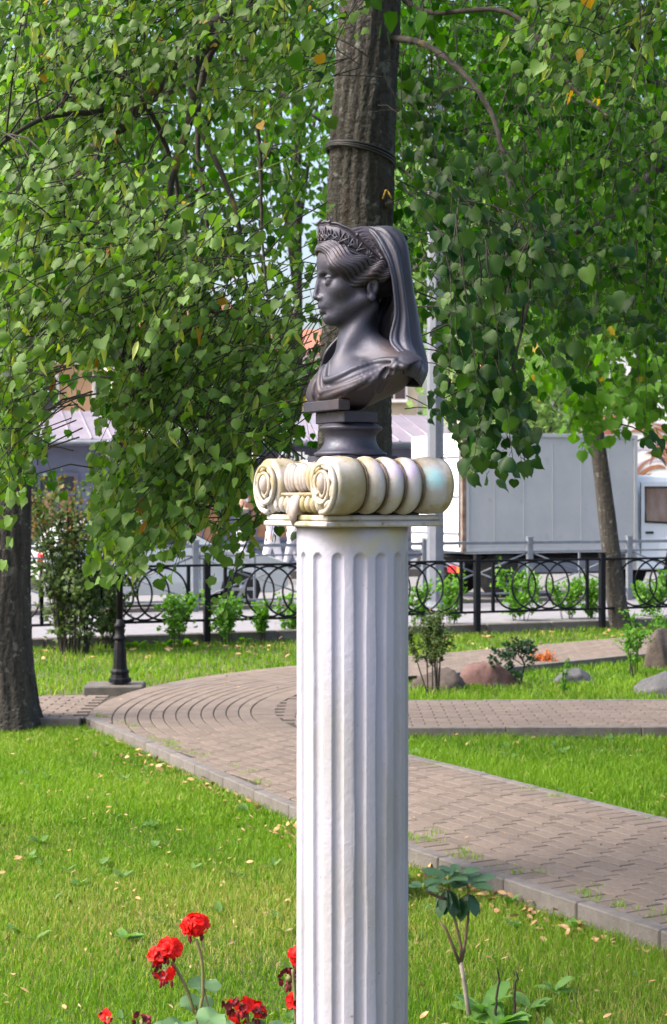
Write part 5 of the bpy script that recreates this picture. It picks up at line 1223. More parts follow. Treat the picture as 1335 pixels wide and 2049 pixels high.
# ------------------------------------------------------------------ red geraniums near the column
M_['petal'] = leaf_mat('red_petal', C(.40, .004, .006), C(.72, .018, .014), C(.10, .004, .008), trans=.3, rough=.5, spec=.2)
M_['petal'].node_tree.nodes['Hue/Saturation/Value'].inputs['Value'].default_value = 1.1
M_['petal_dark'] = mat('withered_petal', C(.10, .004, .012), C(.22, .012, .018), scale=30, rough=.7)
M_['geranium_leaf'] = leaf_mat('geranium_leaf', C(.06, .14, .06), C(.13, .24, .11), C(.3, .3, .08), trans=.3, rough=.65)
M_['geranium_stem'] = mat('geranium_stem', C(.16, .10, .05), C(.12, .16, .05), scale=20, rough=.7)
def floret(c, d, sz, dark, r):
    """five rounded petals around direction d"""
    d = unit(d); u = unit(np.cross(d, (.3, .2, 1))); v = np.cross(d, u); V = []; F = []; T = []; n = 0
    V0, F0 = TPL['oval']
    for k in range(5):
        a = 2 * pi * k / 5 + r.uniform(-.2, .2); rad = u * math.cos(a) + v * math.sin(a); tip = unit(rad + d * (.25 if not dark else 1.2)); B = leaf_frames(tip[None], unit(d * 1.0 - rad * .3 + r.normal(0, .15, 3))[None])[0]
        W = V0 * np.array((2.1, 1, 1.0)); W[:, 2] += .12 * np.sin(W[:, 1] * 7 + k)
        V.append((W * sz * r.uniform(.85, 1.15)) @ B + c); F.append(F0 + n); n += len(V0); T.append(np.full(len(V0), float(np.clip(r.normal(.5, .2), .05, .72)) if not dark else r.uniform(.0, 1.0)))
    return np.concatenate(V), np.concatenate(F), np.concatenate(T)
def geranium(label, px, py, Y, stemto, heads, leaves):
    r = np.random.default_rng(hash_(label)); base = at(stemto[-1][0], stemto[-1][1], Y); root = thing('geranium', label, 'flower', (base.x, base.y, GZ), 0, 'red geraniums by the column')
    c0 = np.array(at(px, py, Y))
    P = [Vector(c0)] + [at(x, y, Y) for x, y in stemto] + [Vector((base.x, base.y, GZ))]
    MB().tube([Vector(v) for v in spline([tuple(v) for v in P], 6)], .0042, 8).build('stem', M_['geranium_stem'], root)
    for hx, hy, rad, n, dark in heads:
        c = np.array(at(hx, hy, Y + r.uniform(-.02, .02))); hd = MB().ball(tuple(c), (rad * .35, rad * .35, rad * .3), 8, 6).build('flower_head', M_['geranium_stem'], root)
        for k in range(n):
            d = unit(r.normal(0, 1, 3) + np.array((0, -.45, .35))); q = c + d * rad * r.uniform(.55, .85) * np.array((1, 1, .72)); dk = r.random() < dark
            V, F, T = floret(q, d, .019 * r.uniform(.85, 1.2) * (.7 if dk else 1), dk, r); link('floret', np_mesh('floret', V, F, M_['petal_dark'] if dk else M_['petal'], True, T), hd)
        for k in range(4):
            q = c + np.array((r.normal(0, rad * .3), r.normal(0, rad * .3), -rad * .9)); MB().ball(tuple(q), (.0045, .0045, .009), 7, 5).tube([tuple(q), tuple(c)], .0012, 5).build('bud', M_['petal_dark'], hd)
    for lx, ly, sz, sx, sy in leaves:
        c = at(lx, ly, Y + r.uniform(-.05, .05)); n = 26; V = [(0, 0, 0)]
        for k in range(n + 1):
            a = (k / n) * 2 * pi * .93 + pi * .07 - pi / 2; q = 1 + .07 * math.cos(7 * a) + .03 * math.cos(21 * a); V.append((math.cos(a) * q * sx, math.sin(a) * q * sx * .9, .18 * math.sin(3.5 * a) + .12))
        rt_ = Matrix.Rotation(r.uniform(-.4, .4), 3, 'Z') @ Matrix.Rotation(.30, 3, 'X') @ Matrix.Rotation(r.uniform(-.2, .2), 3, 'Y')
        V = np.array([tuple(rt_ @ Vector(v) * sz) for v in V]) + np.array(c); F = np.array([(0, k, k + 1) for k in range(1, n + 1)])
        link('leaf', np_mesh('leaf', V, F, M_['geranium_leaf'], True, np.full(len(V), r.uniform(.3, .6))), root)
        MB().tube([c, c + Vector((.02, .01, -.10)), Vector((base.x, base.y, c.z - .22))], .0022, 6).build('leaf_stalk', M_['geranium_stem'], root)
GZY = 4.08
geranium('fresh red geranium head, the topmost one left of the column', 393, 1880, GZY, [(404, 1925), (406, 1990), (400, 2060)], [(391, 1851, .038, 16, .0)], [(408, 1975, .040, 1, 1), (392, 2010, .042, 1, 1), (360, 2060, .045, 1, 1), (420, 2040, .04, 1, 1)])
geranium('half withered red geranium head leaning left below the topmost one', 345, 1925, GZY + .03, [(372, 1975), (388, 2025), (394, 2060)], [(340, 1895, .036, 12, .15), (318, 1912, .028, 7, .1), (330, 1945, .030, 9, .75)], [(440, 2060, .04, 1, 1), (330, 2062, .038, 1, 1)])
geranium('low cluster of red and dark geranium heads near the column', 492, 2010, GZY + .05, [(497, 2050), (500, 2080)], [(515, 2025, .028, 9, .1), (487, 2010, .026, 8, .45), (462, 2012, .018, 5, .6), (475, 2042, .022, 6, .4)], [(560, 2062, .04, 1, 1), (530, 2064, .04, 1, 1)])
geranium('red and withered geranium heads half hidden by the left side of the column', 586, 1940, GZY + .08, [(590, 1990), (592, 2060)], [(596, 1912, .030, 9, .0), (578, 1958, .026, 9, 1.0), (588, 2000, .022, 8, .6)], [(610, 2060, .04, 1, 1)])
geranium('small faded geranium bud cluster at the bottom left', 216, 2034, GZY, [(218, 2060), (220, 2090)], [(215, 2033, .014, 5, .6)], [])
geranium('dark withered geranium head at the bottom edge, left of the stems', 284, 2044, GZY, [(286, 2070), (288, 2090)], [(284, 2044, .020, 7, .9)], [])
# broad weeds in the near lawn
M_['weed'] = leaf_mat('weed_leaf', C(.06, .17, .03), C(.14, .28, .07), C(.35, .3, .08), trans=.35, rough=.55)
for i, (px, py, s_, lab) in enumerate(((968, 2030, .16, 'large dandelion rosette at the foot of the rhododendron'), (1000, 2055, .15, 'dandelion rosette between the dry sticks at the bottom edge'), (1060, 2020, .09, 'small dandelion rosette right of the sticks'), (1110, 1985, .08, 'small plantain in the lawn right of the sticks'), (1150, 1855, .07, 'dandelion tuft in the lawn by the kerb'), (850, 1690, .09, 'leafy weed growing at the kerb beside the column'), (1030, 1778, .08, 'weed leaning over the kerb stones'), (1180, 1830, .07, 'grassy tuft on the kerb at the right'), (430, 1560, .09, 'plantain in the lawn near the left kerb'), (480, 1545, .08, 'weed at the left kerb near the column'), (380, 1525, .07, 'small weed on the left kerb edge'), (255, 1880, .08, 'long-leaved plantain in the lawn left of the geraniums'))):
    b = np.array(gnd(px, py, GZ + .02)); r = np.random.default_rng(90 + i); n = 9; a = r.uniform(0, 2 * pi, n); t = thing('weed', lab, 'plant', tuple(b), 0, 'weeds in the lawn')
    tip = np.stack([np.cos(a), np.sin(a), r.uniform(.2, 1.3, n)], -1); Lv = Leaves(); Lv.add(np.repeat(b[None], n, 0), leaf_frames(tip, np.stack([-np.cos(a) * .4, -np.sin(a) * .4 - .2, np.ones(n)], -1)), s_ * r.uniform(.6, 1.1, n), r.uniform(.3, .72, n)); Lv.emit(t, M_['weed'], 'oval', name='leaves')

# ------------------------------------------------------------------ people on the far pavement
M_['skin'] = mat('skin', C(.55, .32, .22), C(.60, .37, .27), scale=8, rough=.6)
for nm, c in (('cloth_dark', C(.025, .025, .035)), ('cloth_white', C(.75, .74, .78)), ('cloth_lilac', C(.60, .58, .70)), ('cloth_grey', C(.38, .38, .44)), ('hair_brown', C(.06, .035, .02)), ('shoe', C(.05, .045, .04))): M_[nm] = mat(nm, c, tuple(x * 1.15 for x in c[:3]) + (1,), scale=12, rough=.85)
def person(label, px, Y, z, face, top, legs, headm, arm=(0, 0), step=.12, cap=False, bag=None):
    q = at(px, 1100, Y); F_ = Frame((0, 0, 0), (math.cos(face), math.sin(face), 0), (-math.sin(face), math.cos(face), 0)); t = thing('person', label, 'person', (q.x, q.y, z))
    hip, sh, hd = .92, 1.40, 1.60
    def legs_(s, g):
        for sg in (1, -1):
            k = (step * sg * .5, .09 * sg, .50); f = (step * sg, .095 * sg, .08); s.cap(F_, (0, .085 * sg, hip), k, .085 + g, .058 + g, .03); s.cap(F_, k, f, .055 + g, .040 + g, .02)
    def arms_(s, g, hand=True):
        for sg, a in ((1, arm[0]), (-1, arm[1])):
            S = (0, .18 * sg, sh - .02); e = (.10 * a, .235 * sg, sh - .28 + .06 * a); w = (.10 * a + .24 * a, .22 * sg, sh - .50 + .34 * a)
            s.cap(F_, S, e, .048 + g, .040 + g, .03)
            s.cap(F_, e, w, .038 + g, .028 + g, .02)
            if hand:
                d = np.array(w) - np.array(e); d = d / np.linalg.norm(d)
                s.ell(F_, tuple(np.array(w) + d * .05), (.035, .022, .05), .012)
                for k in range(4): s.cap(F_, tuple(np.array(w) + d * .08 + np.array((.012 * (k - 1.5), 0, 0))), tuple(np.array(w) + d * (.135 + .01 * (k in (1, 2))) + np.array((.016 * (k - 1.5), -.012 * sg, 0))), .008, .006, .004)
                s.cap(F_, tuple(np.array(w) + d * .03), tuple(np.array(w) + d * .075 + np.array((.035, 0, 0))), .010, .007, .006)
    b = Sdf(); legs_(b, 0); b.ell(F_, (0, 0, hip), (.11, .15, .12), .05); b.ell(F_, (0, 0, 1.18), (.10, .15, .22), .05); b.cap(F_, (0, .13, sh), (0, -.13, sh), .065, .065, .05); arms_(b, 0)
    b.cap(F_, (0, 0, sh), (.01, 0, hd - .08), .05, .048, .03); b.ell(F_, (.012, 0, hd + .02), (.092, .074, .115), .02); b.ell(F_, (.05, 0, hd - .055), (.045, .05, .045), .02); b.cap(F_, (.10, 0, hd + .02), (.115, 0, hd - .02), .009, .012, .01); b.ell(F_, (0, .075, hd), (.02, .012, .03), .008, sym=True)
    for sg in (1, -1): b.ell(F_, (step * sg + .06, .095 * sg, .035), (.12, .045, .04), .02)
    lo, hi = (-.75, -.75, -.02), (.75, .75, 1.80)
    def put(s, nm, m, h=.012):
        o = sdf_obj(s, nm, lo, hi, h, M_[m]); o.parent = t; return o
    put(b, 'body', 'skin')
    c = Sdf(); c.ell(F_, (0, 0, 1.14), (.125, .175, .27), .05); c.cap(F_, (0, .14, sh - .01), (0, -.14, sh - .01), .075, .075, .05); arms_(c, .014, False); c.op('i', lambda P: np.maximum(.90 - P[..., 2], P[..., 2] - 1.455), (0, 0, 1.2), 1.2, .01); put(c, 'top', top)
    l = Sdf(); legs_(l, .018); l.ell(F_, (0, 0, hip), (.125, .165, .13), .05); l.op('i', lambda P: np.maximum(.09 - P[..., 2], P[..., 2] - 1.0), (0, 0, .5), 1.2, .01); put(l, 'trousers', legs)
    hs = Sdf(); hs.ell(F_, (-.012, 0, hd + .045), (.105, .088, .112), .02); hs.op('i', lambda P: .9 * (F_.loc(P)[..., 0] * .55 - (P[..., 2] - hd - .02)), (0, 0, hd), .3, .01); put(hs, 'cap' if cap else 'hair', headm)
person('person in dark top and white cap standing before the shop, arm bent', 487, 35.2, .09, -2.4, 'cloth_dark', 'cloth_grey', 'cloth_white', arm=(.7, .1), cap=True)
person('person in lilac top and white trousers walking along the far pavement', 545, 34.6, .09, -.3, 'cloth_lilac', 'cloth_white', 'hair_brown', arm=(.2, .1), step=.2)
person('person in white top and grey trousers walking, half hidden by the column', 586, 34.2, .09, .2, 'cloth_white', 'cloth_grey', 'hair_brown', arm=(.1, .3), step=.22)
# ------------------------------------------------------------------ fluted column with scrolled capital
CX, CY = 0.043, 3.77
N1 = np.array((-.875, -.485, 0.0)); N2 = np.array((.485, -.875, 0.0))     # front of the capital; its side towards the right
M_['marble'] = mat('painted_marble', C(.335, .335, .43), C(.395, .395, .48), scale=5, rough=.55, bump=.25, bscale=60, c3=C(.29, .285, .295), scale3=4.5, thr3=(.5, .68), c4=C(.16, .145, .13), scale4=52, thr4=(.68, .74), stretch=(1, 1, .22))
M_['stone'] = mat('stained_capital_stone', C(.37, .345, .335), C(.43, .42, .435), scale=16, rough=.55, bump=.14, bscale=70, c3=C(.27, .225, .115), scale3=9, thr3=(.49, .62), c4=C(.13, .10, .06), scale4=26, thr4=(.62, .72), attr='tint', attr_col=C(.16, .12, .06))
def tinted(mt, extra):
    """patches of faded paint over the stone"""
    N = mt.node_tree.nodes; L = mt.node_tree.links; bs = N['Principled BSDF']
    src = bs.inputs['Base Color'].links[0].from_socket
    tc = N.new('ShaderNodeTexCoord')
    for c, p, r in extra:
        d = N.new('ShaderNodeVectorMath'); d.operation = 'DISTANCE'; d.inputs[1].default_value = p
        L.new(tc.outputs['Object'], d.inputs[0])
        ns = N.new('ShaderNodeTexNoise'); ns.inputs['Scale'].default_value = 38; ns.inputs['Detail'].default_value = 4; L.new(tc.outputs['Object'], ns.inputs['Vector'])
        mm = N.new('ShaderNodeMath'); mm.operation = 'MULTIPLY_ADD'; mm.inputs[1].default_value = r * 1.3; L.new(ns.outputs['Fac'], mm.inputs[0]); L.new(d.outputs['Value'], mm.inputs[2])
        rg = N.new('ShaderNodeMapRange'); rg.inputs['From Min'].default_value = r * 1.75; rg.inputs['From Max'].default_value = r * .8; rg.inputs['To Max'].default_value = .85
        L.new(mm.outputs[0], rg.inputs['Value'])
        x = N.new('ShaderNodeMix'); x.data_type = 'RGBA'; x.inputs[7].default_value = c
        L.new(rg.outputs[0], x.inputs['Factor']); L.new(src, x.inputs[6]); src = x.outputs[2]
    L.new(src, bs.inputs['Base Color'])

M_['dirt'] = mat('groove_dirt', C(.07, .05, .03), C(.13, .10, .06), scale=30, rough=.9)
def cpos(a, b, z): return Vector(np.array((CX, CY, 0)) + N1 * a + N2 * b + np.array((0, 0, z)))
column = thing('column', 'white fluted column with scrolled stained capital carrying the dark bust', 'column', (CX, CY, -.07))
def shaft():
    Rr, zt, zf = .1275, 1.643, 1.585
    na = 384; zs = np.concatenate([np.linspace(-.07, 1.5, 64), np.linspace(1.51, 1.60, 34), [1.61, 1.625, zt]])
    ph = np.arange(na) / na * 2 * pi
    V = []; rr = np.random.default_rng(3)
    ws = rr.normal(0, 1, (16, 8)); 
    for z in zs:
        phd = np.degrees(ph); k = np.round((phd - 7.2) / 22.5); dlt = np.abs(phd - 7.2 - 22.5 * k); ki = k.astype(int) % 16
        wob = sum(ws[ki, j] * np.sin(z * (7 + 9 * j) + ws[ki, j + 4] * 6) for j in range(4)) * .22
        half = 5.7 + wob * .6
        e = np.clip((zf - z) / .014, -1, 1)
        half = half * (math.sqrt(max(0, 1 - (1 - e) ** 2)) if e > 0 else 0) + 1e-6 if zf - z < .014 else half
        q = np.clip(dlt / half, 0, 1)
        r = Rr - .0088 * np.sqrt(np.maximum(0, 1 - q ** 2.6)) * np.clip((half / 6.0), 0, 1.1) + .0006 * np.sin(phd * .05 + z * 3) 
        V.append(np.stack([CX + r * np.sin(ph), CY - r * np.cos(ph), np.full(na, z)], -1))
    V = np.concatenate(V); nz = len(zs)
    i = np.arange(nz - 1)[:, None] * na; j = np.arange(na)[None]; j2 = (j + 1) % na
    F = np.stack([i + j, i + j2, i + na + j2, i + na + j], -1).reshape(-1, 4)
    F2 = [np.arange(na)[::-1][None], (np.arange(na) + (nz - 1) * na)[None]]
    return link('shaft', np_mesh('shaft', V, [F] + F2, M_['marble'], smooth=True), column)
tinted(M_['marble'], [(C(.42, .38, .22), (CX - .02, CY - .127, 1.64), .05), (C(.42, .38, .22), (CX + .09, CY - .09, 1.635), .05), (C(.40, .38, .26), (CX + .04, CY - .12, 1.60), .03)])
shaft_o = shaft()
shaft_o.data.polygons[-1].use_smooth = False
ROT_CAP = math.atan2(N2[1], N2[0])
mb = MB(); mb.box(cpos(0, 0, 1.6495), (.300, .304, .012), ROT_CAP, .003); mb.box(cpos(0, 0, 1.6630), (.290, .294, .0125), ROT_CAP, .003); mb.box(cpos(0, 0, 1.6565), (.282, .286, .006), ROT_CAP)
mb.build('abacus', M_['stone'], column)
# the core between the rolls
mb = MB(); mb.box(cpos(-.003, 0, 1.728), (.20, .245, .118), ROT_CAP, .006); core = mb.build('core', M_['stone'], column)
AX = Matrix((tuple(N2), (0, 0, 1), tuple(N1))).transposed()       # local z runs along the front direction
def bolster(b):
    """roll made of five swelling bands, its axis from front to back"""
    zc, L0, L1 = 1.7345, .146, -.147
    cuts = [0, .255, .425, .585, .745, 1.0]; prof = []; st = []
    for i in range(5):
        t0, t1 = cuts[i], cuts[i + 1]
        for k in range(11):
            q = k / 10; t = t0 + (t1 - t0) * q
            bulge = (1 - abs(2 * q - 1) ** 2.3)
            base = .0595 if 0 < i < 4 else .0625
            if i == 0 and q < .5: bulge = max(bulge, .95)
            if i == 4 and q > .5: bulge = max(bulge, .8 + .0 * q)
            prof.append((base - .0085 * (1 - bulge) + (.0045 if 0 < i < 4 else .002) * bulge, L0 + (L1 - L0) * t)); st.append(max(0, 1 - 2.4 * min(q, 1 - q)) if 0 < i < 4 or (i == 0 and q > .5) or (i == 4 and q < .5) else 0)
    prof = [(.004, L0)] + prof + [(.004, L1)]; st = [0] + st + [0]
    n = 40; V = []; T = []
    c = np.array(cpos(0, b, zc))
    for (r, a), s_ in zip(prof, st):
        w = np.arange(n) / n * 2 * pi
        wob = 1 + .012 * np.sin(w * 3 + a * 40 + b * 9)
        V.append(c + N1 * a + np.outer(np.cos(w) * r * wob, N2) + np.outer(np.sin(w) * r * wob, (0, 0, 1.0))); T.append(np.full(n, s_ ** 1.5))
    V = np.concatenate(V); k = len(prof)
    i = np.arange(k - 1)[:, None] * n; j = np.arange(n)[None]; j2 = (j + 1) % n
    F = np.stack([i + j, i + n + j, i + n + j2, i + j2], -1).reshape(-1, 4)
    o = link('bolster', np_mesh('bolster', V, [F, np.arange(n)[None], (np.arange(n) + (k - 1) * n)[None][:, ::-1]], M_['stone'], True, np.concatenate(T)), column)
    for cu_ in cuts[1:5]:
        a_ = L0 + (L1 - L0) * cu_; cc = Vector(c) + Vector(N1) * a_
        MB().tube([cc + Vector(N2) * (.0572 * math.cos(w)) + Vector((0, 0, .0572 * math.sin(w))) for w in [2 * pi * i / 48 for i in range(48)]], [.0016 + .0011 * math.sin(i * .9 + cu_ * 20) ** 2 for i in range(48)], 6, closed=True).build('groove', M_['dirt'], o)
    # spiral rim on the front end, petals and the eye
    c = Vector(c) + Vector(N1) * .147; sgn = 1 if b > 0 else -1
    def pt(r, w, out=0.0): return c + Vector(N2) * (math.cos(w) * r * sgn) + Vector((0, 0, math.sin(w) * r)) + Vector(N1) * out
    sp = [(.0600 * (1 - .62 * (k / 60) ** .85), -pi * .55 + pi * 3.9 * k / 60) for k in range(61)]
    MB().tube([pt(r, w, .004 + .006 * k / 60) for k, (r, w) in enumerate(sp)], [.0066 - .0026 * k / 60 for k in range(61)], 8).build('scroll', M_['stone'], o)
    for q in range(8):
        w = pi * 2 * q / 8 + .5; rr = .0475 - .0135 * ((w + pi * .55) % (2 * pi)) / (2 * pi)
        MM = Matrix((tuple(N1), tuple(Vector(N2) * sgn * math.cos(w) + Vector((0, 0, math.sin(w)))), tuple(Vector(N2) * -sgn * math.sin(w) + Vector((0, 0, math.cos(w)))))).transposed()
        MB().ball(pt(rr, w, .003), (.008, .0075, .0165 + .004 * (q % 2)), 10, 6, MM).build('petal', M_['stone'], o)
    e = MB(); e.ball(pt(.006, 1.2, .004), (.016, .015, .024), 12, 8, Matrix((tuple(N1), tuple(N2), (0, 0, 1))).transposed()); e.tube([pt(.017, q / 20 * 2 * pi + .8, .006) + Vector((0, 0, math.sin(q / 20 * 2 * pi + .8) * .008)) for q in range(20)], .0042, 6, closed=True)
    e.build('scroll_eye', M_['stone_pink'], o)
    return o
M_['stone_pink'] = mat('pinkish_stone', C(.28, .235, .225), C(.34, .295, .285), scale=30, rough=.6, bump=.15, c3=C(.28, .23, .13), scale3=14, thr3=(.5, .62))
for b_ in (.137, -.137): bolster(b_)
tinted(M_['stone'], [(C(.30, .56, .60), tuple(cpos(-.10, .198, 1.752)), .032), (C(.40, .33, .52), tuple(cpos(-.035, .19, 1.775)), .036), (C(.46, .38, .55), tuple(cpos(.015, .185, 1.78)), .034),
                     (C(.25, .21, .10), tuple(cpos(.115, .2, 1.73)), .070), (C(.26, .21, .085), tuple(cpos(.11, -.13, 1.79)), .055), (C(.27, .22, .10), tuple(cpos(.14, .13, 1.69)), .04), (C(.27, .22, .10), tuple(cpos(.14, 0, 1.70)), .045), (C(.40, .34, .16), tuple(cpos(-.02, .2, 1.69)), .03)])
# front ornament: three swelling lobes, a row of eggs, a hanging leaf
BF = Matrix((tuple(N2), tuple(-N1), (0, 0, 1))).transposed()
for q, (b_, w_) in enumerate(((-.052, .026), (0, .031), (.052, .026))):
    m = MB()
    for k in range(5):
        m.ball(cpos(.126, b_ + (k - 2) * w_ * .30, 1.752), (w_ * .36, .020 - .003 * abs(k - 2), .036 - .003 * abs(k - 2)), 10, 8, BF)
    m.build('lobe', M_['stone_pink'], core)
for k in range(9):
    b_ = -.100 + .025 * k
    if abs(b_) < .015: continue
    m = MB(); m.ball(cpos(.137, b_, 1.694), (.0105, .013, .019), 10, 7, BF); m.tube([cpos(.133, b_ + .0125, 1.707), cpos(.142, b_ + .0125, 1.692), cpos(.137, b_ + .0125, 1.678)], [.002, .003, .001], 6)
    m.build('egg', M_['stone'], core)
m = MB()
m.tube([cpos(.132, -.11, 1.712), cpos(.137, -.05, 1.714), cpos(.138, .05, 1.714), cpos(.132, .11, 1.712)], .0055, 8)
for k in range(24): m.ball(cpos(.141, -.10 + k * .0087, 1.7155), .0045, 6, 4)
m.build('bead_moulding', M_['stone'], core)
m = MB()
for s_, dz in ((-1, 0), (1, -.004), (0, -.010)):
    m.tube([cpos(.138, s_ * .006, 1.716), cpos(.152, s_ * .014, 1.700), cpos(.157, s_ * .013, 1.676 + dz), cpos(.151, s_ * .004, 1.655 + dz)], [.006, .0105, .010, .003], 8, flat=.7)
m.build('hanging_leaf', M_['stone_pink'], core)
# ------------------------------------------------------------------ bronze bust
M_['bronze'] = mat('weathered_bronze', C(.020, .020, .030), C(.052, .054, .086), scale=7, rough=.52, metal=.40, bump=.12, bscale=90, c3=C(.075, .043, .030), scale3=3.2, thr3=(.52, .75), thr=(.3, .7), c4=C(.09, .115, .13), scale4=26, thr4=(.63, .76))
M_['bronze_veil'] = mat('weathered_bronze_veil', C(.020, .020, .030), C(.054, .058, .090), scale=9, rough=.52, metal=.40, bump=.15, bscale=80, c3=C(.12, .15, .16), scale3=11, thr3=(.6, .75), thr=(.3, .7), stretch=(1, 1, .35))
HEAD = Frame((.053, 3.77, 2.2017), (-.982, -.19, 0), (.19, -.982, 0))
TORSO = Frame((CX, CY, 0), N1, N2)
bust = thing('bust', 'dark bronze bust of a veiled woman wearing a diadem, on top of the column', 'bust', (CX, CY, 1.787))
skull = Sdf()
skull.ell(HEAD, (-.008, 0, .040), (.093, .073, .080), .01)
skull.ell(HEAD, (.036, 0, .040), (.054, .058, .054), .02)
fig = Sdf(); fig.ops = list(skull.ops)
H_ = HEAD
fig.ell(H_, (.026, 0, -.028), (.056, .052, .070), .02)
fig.cap(H_, (-.008, .050, -.046), (.050, .016, -.084), .016, .013, .022, sym=True)
fig.ell(H_, (.0625, 0, -.083), (.0170, .019, .0155), .016)
fig.ell(H_, (.044, .038, -.022), (.023, .018, .020), .018, sym=True)
fig.cap(H_, (.0845, .010, .0150), (.063, .046, .0105), .0052, .0055, .008, sym=True)
fig.ell(H_, (.087, .0275, .0035), (.021, .0170, .0095), .008, 's', sym=True)
fig.cap(H_, (.074, 0, .006), (.0775, 0, -.038), .0095, .0125, .012)
fig.cap(H_, (.0855, 0, .012), (.0955, 0, -.034), .0056, .0064, .007)
fig.ell(H_, (.063, 0, -.050), (.0175, .026, .022), .014)
fig.ell(H_, (.0925, 0, -.0385), (.0085, .0085, .0062), .005)
fig.ell(H_, (.0835, .0105, -.0405), (.0085, .0058, .0062), .005, sym=True)
fig.ell(H_, (.0875, .0065, -.0475), (.006, .0032, .003), .003, 's', sym=True)
fig.ell(H_, (.0660, .0300, -.0030), (.0136, .0146, .0134), .0018, sym=True)
fig.ell(H_, (.0660, .0300, -.0030), (.0162, .0172, .0156), .0014, sym=True, clip=lambda q: .0060 - q[..., 2] - q[..., 0] * .06)
fig.ell(H_, (.0660, .0300, -.0030), (.0146, .0158, .0142), .0022, sym=True, clip=lambda q: q[..., 2] + .0074)
fig.ell(H_, (.0795, .0310, -.0025), (.0048, .0046, .0048), .0012, 's', sym=True)
fig.ell(H_, (.0770, 0, -.0570), (.0105, .017, .012), .010)
fig.cap(H_, (.0835, .003, -.0572), (.0690, .0215, -.0622), .0060, .0030, .0030, sym=True)
fig.cap(H_, (.0795, 0, -.0695), (.0665, .0185, -.0648), .0070, .0032, .0030, sym=True)
fig.cap(H_, (.0880, 0, -.0632), (.0705, .0195, -.0636), .0016, .0010, .0020, 's', sym=True)
fig.cap(H_, (.0865, 0, -.0790), (.074, .012, -.0775), .0020, .0018, .006, 's', sym=True)
# ears
fig.ell(H_, (-.024, .0670, -.019), (.0145, .0080, .024), .004, sym=True, tilt=.15)
fig.ell(H_, (-.0225, .0765, -.017), (.0080, .0075, .0155), .003, 's', sym=True)
fig.ell(H_, (-.0215, .0705, -.044), (.0085, .0065, .009), .004, sym=True)
# hair mass under the strands, gathered behind the ears
fig.ell(H_, (.022, .052, .040), (.058, .026, .030), .008, sym=True, tilt=-.25)
fig.ell(H_, (-.040, .058, .028), (.040, .024, .030), .010, sym=True)
fig.ell(H_, (-.026, 0, .050), (.078, .068, .074), .02)
fig.ell(H_, (-.066, 0, .010), (.034, .050, .042), .015)
# neck and shoulders
nk = HEAD.loc(TORSO.wld((.0, 0, 1.995)))
fig.cap(H_, (-.012, 0, -.050), tuple(nk), .0395, .046, .016)
fig.cap(H_, (-.030, .040, -.060), tuple(HEAD.loc(TORSO.wld((.040, .012, 2.020)))), .013, .010, .020)
fig.ell(TORSO, (-.004, 0, 1.950), (.085, .150, .082), .03)
fig.ell(TORSO, (.022, .058, 1.937), (.052, .066, .050), .025, sym=True)
fig.ell(TORSO, (-.055, .130, 1.985), (.053, .063, .047), .03, sym=True)
fig.ell(TORSO, (-.055, 0, 1.99), (.060, .13, .070), .03)
fig.cap(TORSO, (-.02, .02, 2.062), (-.055, .125, 2.000), .031, .032, .03, sym=True)
def cut(P):
    q = TORSO.loc(P); b = np.abs(q[..., 1]); s_ = .02 * np.log1p(np.exp((b - .058) / .02)) - .013 * np.log1p(np.exp((b - .125) / .02))
    return (1.9045 + .92 * s_ + .42 * np.maximum(0, -q[..., 0] - .005) - q[..., 2]) * .85
fig.op('i', lambda P: cut(P), TORSO.wld((0, 0, 1.94)), .32, .004)
# folds of the dress, laid over the chest
def on_px(sdf, pts, scale, ox, oy, lift=0.0, n=5):
    q = np.array(spline(pts, n)); px = ox + q[:, 0] / scale; py = oy + q[:, 1] / scale
    D = np.stack([(px - PW / 2) / FPX, np.ones(len(q)), (HOR - py) / FPX], -1)
    P = sdf.trace(D, t0=3.3); return P + sdf.grad(P) * lift if lift else P
body0 = Sdf(); body0.ops = list(fig.ops)
S2 = (1335 / 320., 580, 680)
folds = [([(880, 165), (740, 180), (560, 235), (420, 300), (330, 335), (300, 330), (305, 270), (320, 205)], .0052, .0030),
         ([(870, 175), (760, 250), (560, 350), (420, 400), (300, 430), (268, 440), (250, 380), (255, 300), (285, 220)], .0050, .0034),
         ([(880, 190), (800, 270), (740, 360), (705, 450)], .0042, .0026), ([(905, 200), (840, 290), (790, 370), (755, 440)], .0040, .0028),
         ([(860, 190), (700, 300), (520, 400), (400, 440), (300, 460)], .0028, .0018), ([(840, 210), (680, 350), (580, 420)], .0030, .0015),
         ([(200, 480), (205, 400), (235, 320)], .004, .0025),
         ([(930, 215), (1000, 250), (1080, 310)], .004, .002), ([(240, 480), (330, 470), (430, 430), (560, 380)], .0032, .0015)]
for pts, r0, r1 in folds:
    P = on_px(body0, pts, *S2, lift=.0005); m = len(P)
    fig.chain(P, [r1 + (r0 - r1) * math.sin(pi * min(1, (i + 1) / m)) for i in range(m)], .007)
for pts in ([(840, 200), (700, 245), (520, 320), (400, 370), (330, 385)], [(820, 245), (760, 330), (722, 430)], [(860, 260), (810, 340), (770, 410)]):
    P = on_px(body0, pts, *S2, lift=.003); fig.chain(P, [.0035] * len(P), .006, 's')
sdf_obj(fig, 'figure', (-.16, 3.53, 1.88), (.28, 4.02, 2.33), .0021, M_['bronze'], bust)
